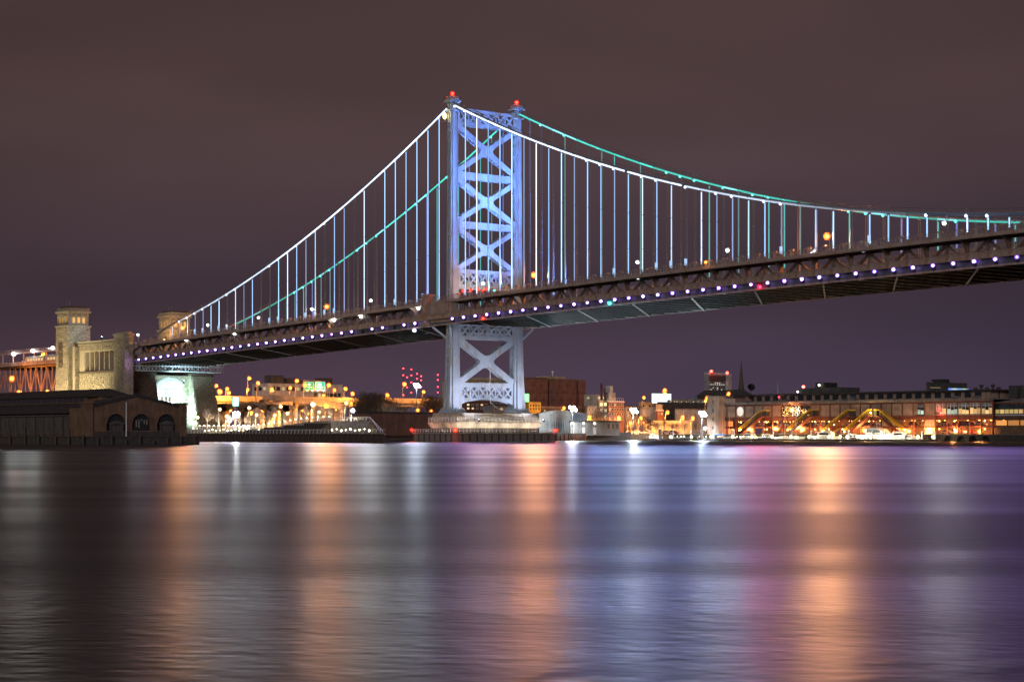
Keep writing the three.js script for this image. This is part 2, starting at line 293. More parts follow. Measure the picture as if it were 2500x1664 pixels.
  const xPanel = (y0, y1, a, d) => {
    const yc = (y0 + y1) / 2, k = (y1 - y0) / (2 * a), off = d * Math.sqrt(1 + k * k), zt = (yc - y0 - off) / k, m = 0.55;
    const hs = [];
    for (const q of [1, -1]) {
      const e = q > 0 ? y1 : y0; hs.push(roundPoly([[-zt, e], [zt, e], [0, yc + q * off]], [0.7, 0.7, 2.6]));
      triEdge([-zt, e], [0, yc + q * off]); triEdge([0, yc + q * off], [zt, e]); triEdge([-zt, e], [zt, e]);
      const zs = a - 0.15, hh = zs * k - off; hs.push(roundPoly([[q * zs, yc - hh], [q * zs, yc + hh], [q * (off / k), yc]], [0.7, 0.7, 2.2]));
      triEdge([q * zs, yc + hh], [q * off / k, yc]); triEdge([q * zs, yc - hh], [q * off / k, yc]);
    }
    return hs;
  };
  const lattice = (y0, y1, a, n, d = 0.36) => {
    const hs = [], w = (2 * a) / n;
    for (let i = 0; i < n; i++) {
      const zc = -a + w * (i + 0.5), hw = w / 2 - 0.28, hh = (y1 - y0) / 2, yc = (y0 + y1) / 2, k = hh / hw, off = d * Math.sqrt(1 + k * k);
      for (const q of [1, -1]) {
        const zt = (hh - off) / k; hs.push(roundPoly([[zc - zt, yc + q * hh], [zc + zt, yc + q * hh], [zc, yc + q * off]], 0.22));
        const yt = hw * k - off; hs.push(roundPoly([[zc + q * hw, yc - yt], [zc + q * hw, yc + yt], [zc + q * off / k, yc]], 0.22));
      }
    }
    return hs;
  };
  const dish = (y0, yTop, up) => { const s = new THREE.Path(); s.moveTo(-A, y0); s.lineTo(A, y0); s.lineTo(A, yTop + up); s.quadraticCurveTo(A - 0.3, yTop, A - 2.2, yTop); s.lineTo(-A + 2.2, yTop); s.quadraticCurveTo(-A + 0.3, yTop, -A, yTop + up); s.closePath(); return s; };
  const arch = (y0, y1) => { const s = new THREE.Path(), a = 11.2; s.moveTo(-a, y1); s.lineTo(-a, y0); s.quadraticCurveTo(-a + 0.4, y0 + 1.1, -a + 2.5, y0 + 1.5); s.quadraticCurveTo(0, y0 + 3.4, a - 2.5, y0 + 1.5); s.quadraticCurveTo(a - 0.4, y0 + 1.1, a, y0); s.lineTo(a, y1); s.closePath(); return s; };
  const rows = [
    ['portal_strut', dish(104.9, 110.6, 2), lattice(106, 109.6, 11.5, 6)],
    ['cross_brace', [[-A, 87.2], [A, 87.2], [A, 104.9], [-A, 104.9]], xPanel(89.5, 104.9, A, 0.86)],
    ['cross_brace', [[-A, 70.9], [A, 70.9], [A, 87.2], [-A, 87.2]], xPanel(73.1, 87.2, A, 0.86)],
    ['cross_brace', [[-A, 57.2], [A, 57.2], [A, 70.9], [-A, 70.9]], xPanel(57.2, 70.9, A, 0.86)],
    ['lattice_strut', [[-A, 50.6], [A, 50.6], [A, 57.2], [-A, 57.2]], lattice(52.3, 55.9, 11.3, 6)],
    ['lattice_strut', [[-11.85, 34], [11.85, 34], [11.85, 41], [-11.85, 41]], lattice(35.2, 38.4, 11, 6)],
    ['cross_brace', [[-11.7, 19.6], [11.7, 19.6], [11.7, 34], [-11.7, 34]], xPanel(19.6, 34, 11.5, 1.05)],
    ['lattice_strut', arch(11.6, 19.6), lattice(14.6, 18, 10.6, 6)],
  ];
  for (const [name, out, holes] of rows) put(name, mergeGeometries([plate(name, out, holes, 1.06), plate(name, out, holes, -1.06)]), M.towerSteel, tower);
  const lc = new MB(), BX = 0.95;
  for (const [P, Q] of lace) {
    const p = V(0, P[1], -P[0]), q = V(0, Q[1], -Q[0]), L = p.distanceTo(q), u = q.clone().sub(p).divideScalar(L), c = V(0, (p.y + q.y) / 2, 0);
    const n = Math.max(3, Math.round((L - 1.6) / 1.25)), inn = V(0, -u.z, u.y); const s0 = 0.8, s1 = L - 0.8;
    const W = (t, x) => p.clone().addScaledVector(u, lerp(s0, s1, t)).setX(x);
    for (const x of [-BX + 0.25, BX - 0.25]) lc.beam(W(0, x), W(1, x), 0.5, 0.07, inn);
    for (let i = 0; i < n; i++) { lc.beam(W(i / n, i % 2 ? BX : -BX), W((i + 1) / n, i % 2 ? -BX : BX), 0.16, 0.06, inn); lc.beam(W(i / n, i % 2 ? -BX : BX), W((i + 1) / n, i % 2 ? BX : -BX), 0.16, 0.06, inn); }
  }
  lc.build('lacing', M.towerSteel, tower);
  const hose = new MB(); hose.tube([V(1.5, 26.5, -1), V(1.6, 18, -0.9), V(1.7, 13, -0.9), V(4, 11, -2.5), V(8, 10, -6.5), V(10, 8, -9), V(11, 4.6, -9.6)].map((v) => v), 0.08, 5); hose.build('drain_pipe', M.frameWhite, tower);
  // service lamp on the outer side of the near leg, beacons on both saddles
  const flood = thing('floodlight', 'bright yellowish floodlight high on the near leg of the bridge tower', 'floodlight', V(-1.2, hgt(283, far(-1.2, 15.6)), 15.9));
  new MB().cbox(0, -1.7, -0.2, 2.2, 0.12, 0.9).cbox(0, -0.9, -0.3, 0.12, 1.6, 0.12).build('bracket', M.deckSteel, flood);
  new MB().ball(0, 0, 0, 0.62, 1.75).build('lamp', glow(1, 0.82, 0.3, 7), flood); pointLight(flood, V(0, 0, 1.1), [1, 0.8, 0.4], 30);
  for (const [z, w] of [[CZn, 'near left'], [-CZn, 'far right']]) {
    const b = thing('beacon', 'red beacon on top of the ' + w + ' leg of the bridge tower', 'beacon', V(0, 114.5, z), 'red beacons on the bridge tower');
    new MB().cbox(0, 0, 0, 0.5, 0.2, 0.5).build('base', M.deckSteel, b); lampBall(b, V(0, 0.6, 0), [1, 0.035, 0.015], 22, 0.42, 1.8, 'lamp', 0.4, 0.9); pointLight(b, V(0.9, 0.3, 0.9), RED, 40);
  }
}
// main cables with hangers, added lines of light along them, bands and handropes
{
  const hangers = PTS.filter((x) => x > -196 && Math.abs(x) > 4);
  for (const [sgn, side] of [[1, 'near'], [-1, 'far']]) {
    const z = sgn * CZn, pts = [], n = 100;
    for (let i = 0; i <= n; i++) { const x = lerp(-197, 284, i / n); pts.push(V(x, CAB(x), z)); }
    pts.unshift(V(-232, 36, z + sgn * 1.5));
    const c = new MB(); c.tube(pts, 0.4, 10, false); const cab = c.build('main_cable', M.cable, bridge);
    cab.userData.label = side === 'near' ? 'white lit main cable on the near side' : 'turquoise lit main cable on the far side';
    const hr = new MB();
    for (const dz of [-0.55, 0.55]) hr.tube(pts.slice(1).filter((_, i) => i % 2 === 0).map((p) => V(p.x, p.y + 1.15, z + dz)), 0.045, 4, false);
    for (const x of hangers) for (const dz of [-0.55, 0.55]) hr.cbox(x, CAB(x) + 0.6, z + dz, 0.07, 1.2, 0.07);
    hr.build('handrope', M.rope, cab);
    const bandGeo = new MB().tube([V(-0.5, 0, 0), V(0.5, 0, 0)], 0.52, 10).cbox(0, -0.62, 0, 0.7, 0.5, 0.5).geo();
    let prev = null, ph = sgn > 0 ? 0.4 : 2;
    for (const x of hangers) {
      const y = CAB(x), sl = Math.atan((CAB(x + 0.1) - CAB(x - 0.1)) / 0.2);
      const b = put('cable_band', bandGeo, M.cable, cab, V(x, y, z)); b.rotation.z = sl;
      const yb = DE(x) + 6.4, len = y - 0.6 - yb; if (len < 0.6) continue;
      const h = new MB(); for (const dx of [-0.31, 0.31]) h.tube([V(x + dx, yb, z), V(x + dx, y - 0.6, z)], 0.1, 5, false); h.cbox(x, yb + 0.2, z, 1, 0.5, 0.5);
      for (const f of [0.28, 0.62]) if (len > 20) h.cbox(x, yb + len * f, z, 0.84, 0.24, 0.3);
      h.build('hanger', M.rope, cab);
      // an added glowing tube imitates floodlit ropes; a third of the hangers are dark
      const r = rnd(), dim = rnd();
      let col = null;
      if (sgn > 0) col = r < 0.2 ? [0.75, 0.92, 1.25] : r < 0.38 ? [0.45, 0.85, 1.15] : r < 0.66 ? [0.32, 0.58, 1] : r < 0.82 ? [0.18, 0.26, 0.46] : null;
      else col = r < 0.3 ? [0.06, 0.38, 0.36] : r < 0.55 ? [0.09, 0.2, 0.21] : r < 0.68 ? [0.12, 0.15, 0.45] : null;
      if (col) { const t = new MB(); t.tube([V(x, yb + 1.5, z), V(x, y - 1, z)], 0.2, 6, false); t.build('added_glow_tube', glow(...col, sgn > 0 ? lerp(1.1, 2.1, dim) : 1.5), cab); }
      if (sgn > 0 && rnd() < 0.36 && x < 190) { const t = new MB(); t.cyl(x, yb + 1.7, yb + 3.6, z + 0.25, 0.42, 8); t.build('glow_sleeve', glow(0.45, 0.72, 1.1, 0.9), cab); }  // self-glowing sleeve imitates a lit socket cover, no lamp there
    }
    // one added glowing strip per panel, below and outside the cable, imitates floodlight
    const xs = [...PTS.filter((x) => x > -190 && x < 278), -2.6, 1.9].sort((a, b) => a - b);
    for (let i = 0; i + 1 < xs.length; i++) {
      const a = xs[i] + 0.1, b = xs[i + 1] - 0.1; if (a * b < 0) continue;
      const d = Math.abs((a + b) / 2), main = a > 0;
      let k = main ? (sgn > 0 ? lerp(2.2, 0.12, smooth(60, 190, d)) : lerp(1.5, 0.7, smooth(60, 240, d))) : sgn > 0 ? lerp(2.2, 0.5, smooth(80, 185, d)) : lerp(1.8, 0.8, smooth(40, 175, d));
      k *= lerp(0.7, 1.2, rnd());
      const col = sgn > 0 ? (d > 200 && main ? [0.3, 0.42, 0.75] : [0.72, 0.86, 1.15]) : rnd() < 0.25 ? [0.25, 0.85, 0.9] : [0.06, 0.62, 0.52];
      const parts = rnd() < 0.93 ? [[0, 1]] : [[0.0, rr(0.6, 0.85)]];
      for (const [u, v] of parts) { const P = [0, 0.5, 1].map((t) => { const x = lerp(a, b, lerp(u, v, t)); return V(x, CAB(x) - 0.28, z + 0.36); }); const s = new MB(); s.tube(P, 0.26, 6); s.build('glow_strip', glow(...col, +k.toFixed(2)), cab); }
      if (rnd() < (d > 70 ? 0.55 : 0.3)) { const x = a - 0.1, s = new MB(); s.ball(x, CAB(x) - 0.55, z + 0.5, 0.42); s.build('light_node', glow(...(sgn > 0 ? [0.75, 0.9, 1.2] : [0.15, 0.95, 0.85]), 2), cab); if (main && d > 20 && d < 150) beamLight(cab, V(x + 0.6, CAB(x) - 0.6, z + sgn * 1.1), V(TW[0], -0.12, TW[1]), sgn > 0 ? [0.2, 0.36, 1] : [0.1, 0.7, 0.75], sgn > 0 ? 1300 : 700, 0.7, 10); }  // added blue and turquoise beams tint the river
    }
  }
}
// deck: stiffening trusses, track girders outside them, walkways above, floor below
{
  const deck = part('deck', bridge);
  const mk = (L) => {
    const o = {};
    const fs = new THREE.Shape([[0.05, -0.78], [L - 0.05, -0.78], [L - 0.05, 0.78], [0.05, 0.78]].map((p) => new THREE.Vector2(...p)));
    for (let k = 0; k < 3; k++) { const x = L * (0.2 + 0.3 * k); fs.holes.push(new THREE.Path([[x - 0.22, 0.3], [x + 0.22, 0.3], [x + 0.22, 0.46], [x - 0.22, 0.46]].map((p) => new THREE.Vector2(...p)))); }
    const f = new THREE.ExtrudeGeometry(fs, { depth: 0.12, bevelEnabled: false }); f.translate(0, 1.3, 18.94);
    o.fascia = new MB().add(f).box(0.05, L - 0.05, 2.08, 2.16, 18.8, 19.2).box(0.05, L - 0.05, 0.44, 0.52, 18.8, 19.2).cbox(0.02, 1.3, 19.02, 0.1, 1.62, 0.34).geo();
    o.web = new MB().box(0, L, -1.15, 0.44, 17.9, 18).box(0, L, 0.52, 2.08, 18.2, 18.28).geo();
    o.pipe = new MB().box(0, L, -1.62, -1.16, 17.6, 18.3).geo();
    o.chord = new MB().box(0, L, 5.3, 5.9, 13.2, 13.92).geo();
    o.vertical = new MB().box(-0.28, -0.1, 0.6, 5.3, 13.2, 13.92).box(0.1, 0.28, 0.6, 5.3, 13.2, 13.92).box(-0.1, 0.1, 0.6, 5.3, 13.5, 13.6).cbox(0, 5, 13.56, 1.5, 0.9, 0.1).geo();
    o.up = new MB().beam(V(0, 0.9, 13.3), V(L, 5.5, 13.3), 0.14, 0.6).beam(V(0, 0.9, 13.82), V(L, 5.5, 13.82), 0.14, 0.6).geo();
    o.down = new MB().beam(V(0, 5.5, 13.3), V(L, 0.9, 13.3), 0.14, 0.6).beam(V(0, 5.5, 13.82), V(L, 0.9, 13.82), 0.14, 0.6).geo();
    for (const k of ['up', 'down']) { const b = new MB().add(o[k]); for (let i = 0; i < 5; i++) { const t = (i + 0.7) / 6, y = k === 'up' ? lerp(0.9, 5.5, t) : lerp(5.5, 0.9, t); b.cbox(L * t, y, 13.56, 0.4, 0.4, 0.42); } o[k] = b.geo(); }
    const kn = new THREE.Shape(); kn.moveTo(-13.95, 2.4); kn.lineTo(-14.3, 2.4); kn.quadraticCurveTo(-14.6, 5.2, -16.9, 5.65); kn.lineTo(-16.9, 5.94); kn.lineTo(-13.95, 5.94); kn.closePath();
    const kg = new THREE.ExtrudeGeometry(kn, { depth: 0.24, bevelEnabled: false }); kg.rotateY(Math.PI / 2); kg.translate(-0.12, 0, 0); o.knee = kg;
    o.walk = new MB().box(0, L, 5.95, 6.25, 13, 17).box(0.03, L - 0.03, 5.8, 6.75, 17, 17.14).geo();
    const r = new MB(); for (let k = 0; k < 4; k++) r.cbox(L * (k + 0.5) / 4, 7.4, 17.07, 0.09, 1.3, 0.09); for (const y of [7, 7.35, 7.7, 8.02]) r.box(0, L, y - 0.05, y + 0.05, 17.02, 17.12); o.rail = r.geo();
    o.floor = new MB().box(-0.25, 0.25, -1.5, 0.3, -17.6, 17.6).box(-0.5, 0.5, -1.62, -1.5, -17.6, 17.6).geo();
    o.lamps = new MB().cbox(0, 7.3, 16.6, 0.1, 2, 0.1).cbox(0.9, 7.1, 16.6, 0.1, 1.6, 0.1).frust(8.15, -0.75, 0.75, 16.2, 17, 8.45, -0.3, 0.3, 16.4, 16.8).cbox(0.9, 8.2, 16.6, 0.6, 0.55, 0.55).geo();
    o.bracket = new MB().box(-0.14, 0.14, -1.1, 0.3, 18, 19).geo();
    for (const k of Object.keys(o)) if (!['floor'].includes(k)) { const g = o[k].clone(); g.scale(1, 1, -1); if (g.index) g.setIndex([...g.index.array].reverse()); else { for (const a of Object.values(g.attributes)) { const s = a.itemSize, q = a.array; for (let i = 0; i < a.count; i += 3) for (let c = 0; c < s; c++) { const t = q[(i + 1) * s + c]; q[(i + 1) * s + c] = q[(i + 2) * s + c]; q[(i + 2) * s + c] = t; } } } o[k + 'F'] = g; }
    return o;
  };
  const kinds = { main: mk(6.147), side: mk(6.44) };
  const lampMesh = new THREE.SphereGeometry(0.34, 8, 6);
  const haloMesh = new THREE.SphereGeometry(0.6, 10, 8), haloMat = new THREE.MeshStandardMaterial({ color: RGB(0.3, 0.16, 0.8), emissive: RGB(0.32, 0.15, 1), emissiveIntensity: 1, transparent: true, opacity: 0.32, roughness: 1 }); haloMat.name = 'lamp_halo';  // see-through shell imitates the halo round a marker lamp
  let idx = 0, dark = new Set([3, 6]);
  for (let i = 0; i + 1 < PTS.length; i++) {
    const x = PTS[i], x1 = PTS[i + 1], gap = x1 - x > 8, o = x >= 0 ? kinds.main : kinds.side, e = DE(x), sl = Math.atan((DE(x1) - e) / (x1 - x)), L = x >= 0 ? 6.147 : 6.44, sx = (x1 - x) / L / Math.cos(sl);
    const add = (name, g, m, st = true) => { const q = put(name, g, m, deck, V(x, e, 0)); q.rotation.z = sl; if (st) q.scale.x = sx; return q; };
    const odd = i % 2;
    for (const F_ of ['', 'F']) {
      add('fascia_panel', o['fascia' + F_], M.deckSteel); add('web_plate', o['web' + F_], M.girderWeb); add('edge_pipe', o['pipe' + F_], M.deckSteel);
      add('top_chord', o['chord' + F_], M.shadedSteel); add('walkway_panel', o['walk' + F_], F_ ? M.shadedSteel : M.deckSteel); add('railing', o['rail' + F_], F_ ? M.shadedSteel : M.deckSteel);
      if (!gap) add('truss_diagonal', o[(odd ? 'up' : 'down') + F_], M.shadedSteel);
      add('truss_vertical', o['vertical' + F_], M.shadedSteel, false);
      if (odd) add('knee_bracket', o['knee' + F_], M.shadedSteel, false);
    }
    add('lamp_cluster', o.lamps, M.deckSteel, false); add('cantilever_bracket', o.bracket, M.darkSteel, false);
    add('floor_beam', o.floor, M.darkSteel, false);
    const fromTower = x < 0 ? Math.round((-7.4 - x) / 6.42) : -1;
    const dim = rnd() < 0.06 ? 0.3 : 1; if (!dark.has(fromTower) && x < 240 && !(x1 - x > 8 && false)) {
      put('marker_lamp', lampMesh, glow(0.58, 0.36, 1, +(22 * rr(0.5, 1.5) * dim).toFixed(0)), deck, V(x, e, 18.95)); put('lamp_halo', haloMesh, haloMat, deck, V(x, e, 18.95));
      if (x > -216 && (i % 2 === 0 || x > 150)) { const l = beamLight(deck, V(x, e, 19.8), V(0.35, -0.25, 1), VIOLET, x > 0 && x < 60 ? 900 : 480, 1.25, 6, 0.5); }
      pointLight(deck, V(x, e + 0.05, 18.75), [0.5, 0.3, 1], 0.9);
    }
  }
  // roadway, floor soffit, stringers, diagonals below
  for (let i = 0; i + 4 < PTS.length; i += 4) {
    const a = V(PTS[i], DE(PTS[i]), 0), b = V(PTS[Math.min(i + 4, PTS.length - 1)], DE(PTS[Math.min(i + 4, PTS.length - 1)]), 0);
    const S = (y, z, w, h) => new MB().beam(V(a.x, a.y + y, z), V(b.x, b.y + y, z), w, h);
    S(0.95, 0, 26.6, 0.3).build('roadway', M.asphalt, deck);
    for (const z of [-12.6, 12.6]) S(1.65, z, 0.35, 1.1).build('barrier', M.concrete, deck);
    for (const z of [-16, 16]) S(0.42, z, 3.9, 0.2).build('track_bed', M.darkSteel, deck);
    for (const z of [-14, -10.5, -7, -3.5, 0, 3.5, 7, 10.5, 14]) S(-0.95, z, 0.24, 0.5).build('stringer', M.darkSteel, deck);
    new MB().beam(V(a.x, a.y - 1.75, 17.5), V(a.x - 31, DE(a.x - 31) - 1.75, -17.5), 0.4, 0.22).build('lateral_brace', M.paleSteel, deck);
  }
  // housings where the deck passes the tower
  for (const sgn of [1, -1]) {
    const h = new MB(); h.box(-9.2, -6.6, 38.2, 48.6, sgn > 0 ? 15.4 : -19.4, sgn > 0 ? 19.4 : -15.4).box(-9.4, -6.4, 48.6, 49, sgn > 0 ? 15.2 : -19.6, sgn > 0 ? 19.6 : -15.2);
    h.box(-6, 5.6, 39.5, 45.6, sgn > 0 ? 15.2 : -18.2, sgn > 0 ? 18.2 : -15.2);
    h.build('tower_housing', M.deckSteel, deck);
    const br = new MB(); for (const x of [-5.5, 4]) br.beam(V(x, 38, sgn * 17.6), V(x * 0.35, 34.5, sgn * 14.8), 0.5, 0.6); br.build('strut', M.towerSteel, deck);
  }
}

// ---------------------------------------------------------------- lights of the bridge
{
  // blue floodlights that wash the braced face of the tower, standing on the walkways
  const BLUE = [0.13, 0.31, 1];
  let n = 0;
  for (const [x, y, z, tx, ty, tz, cd, ang] of [[30, 47.6, 15, 1, 96, 1, 34000, 0.42], [30, 47.6, -15, 1, 96, -1, 34000, 0.42], [24, 47.4, 15, 1, 70, 2, 9000, 0.55], [24, 47.4, -15, 1, 70, -2, 9000, 0.55]]) {
    const f = thing('floodlight', `blue floodlight on the ${z > 0 ? 'near' : 'far'} walkway of the bridge, the ${n < 2 ? 'outer' : 'inner'} one`, 'floodlight', V(x, y, z), 'blue floodlights below the tower'); n++;
    new MB().cbox(0, -0.6, 0, 0.5, 0.9, 0.5).cbox(0.2, 0, 0, 0.7, 0.7, 0.9).build('housing', M.darkSteel, f);
    new MB().cbox(-0.18, 0.06, 0, 0.06, 0.4, 0.42).build('lamp', glow(...BLUE, 6), f);
    beamLight(f, V(-0.5, 0.1, 0), V(tx - x, ty - y, tz - z).normalize(), BLUE, cd, ang, 20, 0.75);
  }
  for (const z of [9, -9]) {
    const f = thing('floodlight', `white floodlight on the ${z > 0 ? 'near' : 'far'} end of the tower pier, lighting the legs from below`, 'floodlight', V(14.6, 7.2, z * 1.5), 'white floodlights on the tower pier');
    new MB().cbox(0, -0.3, 0, 0.5, 0.6, 0.6).build('housing', M.darkSteel, f); new MB().cbox(-0.28, 0.1, 0, 0.06, 0.36, 0.4).build('lamp', glow(0.7, 0.75, 1, 6), f);
    beamLight(f, V(-0.6, 0.2, 0), V(-14, 17, -z * 0.7).normalize(), [0.74, 0.78, 1], 1700, 0.85, 15, 0.8);
  }
}
// lamps along the bridge: [column, row, distance off axis, kind, river strength]
const bridgeLamps = [
  [1557, 638, 9, 'w', 2200], [1776.9, 608.7, 9, 'w', 2600], [2307, 542.5, 6, 'w', 2600], [761.5, 753, 9, 'w', 1600], [905, 731.8, 9, 'w', 4200], [506.9, 791.7, 9, 'w', 3800], [630.4, 773.9, 9, 'w', 2600], [336, 816, 9, 'w', 800], [1179.5, 690.5, 8, 'w', 2000], [1032.5, 719, 9, 'b', 5200],
  [445, 799, 12, 'o', 30000], [797, 747, 12, 'o', 34000], [1303.8, 669.5, 12, 'o', 34000], [2020, 574.7, 12, 'o', 40000],
];
{
  const K = { w: [WHITE, 'white', 160], b: [[0.25, 0.5, 1], 'blue', 60], o: [ORANGE, 'orange', 1500] };
  bridgeLamps.sort((a, b) => a[0] - b[0]).forEach(([px, py, z, k, river], i) => {
    const [c, word, cd] = K[k], x = onZ(px, z), Z = far(x, z), y = hgt(py, Z), base = DE(x) + 1.1;
    const t = thing('street_lamp', `${word} street lamp on the bridge roadway, ${ORD[i]} lamp from the left along the deck`, 'street lamp', V(x, base, z), 'street lamps along the bridge deck');
    const H = y - base, p = new MB(); p.tube([V(0.9, 0, 0), V(0.9, H * 0.8, 0), V(0.75, H, 0), V(0.1, H + 0.25, 0)], 0.09, 6); p.build('pole', M.paleSteel, t);
    new MB().cbox(0, H + 0.28, 0, 0.7, 0.14, 0.4).build('hood', M.paleSteel, t);
    lampBall(t, V(0, H - 0.2, 0), c, k === 'o' ? 12 : 24, k === 'o' ? 0.52 : 0.34, 1.8);
    pointLight(t, V(0, H - 0.4, k === 'o' ? -2.6 : -1.2), c, cd);
    beamLight(t, V(TW[0] * 2, H - 0.2, TW[1] * 2), RIVERWARD, k === 'o' ? [1, 0.44, 0.16] : c, river * (k === 'o' ? 0.36 : 1.1), 0.85, 14);
  });
  // lamps hung below the walkway and signals at the tower
  const small = [[1558.4, 678, 14, WHITE, 'white'], [1985.2, 625.3, 14, COOL, 'white'], [2108.8, 610.8, 14, COOL, 'white'], [815.9, 782, 14, WHITE, 'white'], [881.5, 772.8, 14, WHITE, 'white'], [1021.8, 753, 14, WHITE, 'white'], [456.4, 831, 14, WHITE, 'white'], [572.7, 815.2, 14, WHITE, 'white'], [1178, 726.4, 14, [0.45, 0.45, 1], 'violet'],
    [1723.8, 639.6, 17.2, ORANGE, 'orange'], [2363.8, 580.3, -12, GREEN, 'green'], [2414.8, 575.5, -12, GREEN, 'green'], [2467, 570.7, -12, TEAL, 'turquoise'], [1243.4, 715.8, 14, TEAL, 'turquoise'], [1207, 708, 10, TEAL, 'turquoise'], [1130.6, 710, 16, RED, 'red'], [1150, 707.3, 16, RED, 'red'], [1167.7, 706, 16, RED, 'red'], [1186, 705.4, 16, RED, 'red']];
  small.sort((a, b) => a[0] - b[0]).forEach(([px, py, z, c, word], i) => {
    const x = onZ(px, z), y = hgt(py, far(x, z)), t = thing('deck_lamp', `small ${word} lamp in the bridge truss, ${ORD[i]} of these from the left`, 'lamp', V(x, y, z), 'small lamps in the bridge truss');
    new MB().cbox(0, 0.45, 0, 0.3, 0.4, 0.3).build('bracket', M.darkSteel, t); lampBall(t, V(0, 0, 0), c, word === 'white' ? 16 : 9, word === 'white' ? 0.32 : 0.28);
    pointLight(t, V(0, 0, 0.8), c, word === 'red' ? 60 : 12); if (word === 'white' || word === 'violet') beamLight(t, V(TW[0], 0, TW[1]), RIVERWARD, c, 300, 0.7, 10);
  });
  for (const [px, py, c, word, river] of [[1179.7, 777, RED, 'red', 1400], [1855.7, 700, [1, 0.02, 0.06], 'red', 3400], [1489, 740.2, TEAL, 'turquoise', 500], [1011.6, 805.8, COOL, 'white', 2600]]) {
    const z = 18.2, x = onZ(px, z), y = hgt(py, far(x, z)), t = thing('navigation_lamp', `${word} navigation lamp under the bridge deck ${px < 1100 ? 'just left of the tower' : px < 1300 ? 'at the tower' : px < 1600 ? 'right of the tower' : 'far right of the tower'}`, 'lamp', V(x, y, z));
    new MB().cbox(0, 0.5, 0, 0.3, 0.6, 0.3).build('bracket', M.darkSteel, t); lampBall(t, V(0, 0, 0), c, 20, 0.36, 1.9, 'lamp', 0.35);
    pointLight(t, V(0, 0, 0.9), c, 10); beamLight(t, V(TW[0], 0, TW[1]), V(TW[0], -0.09, TW[1]), c, river * 0.7, 0.7, 12);
  }
}

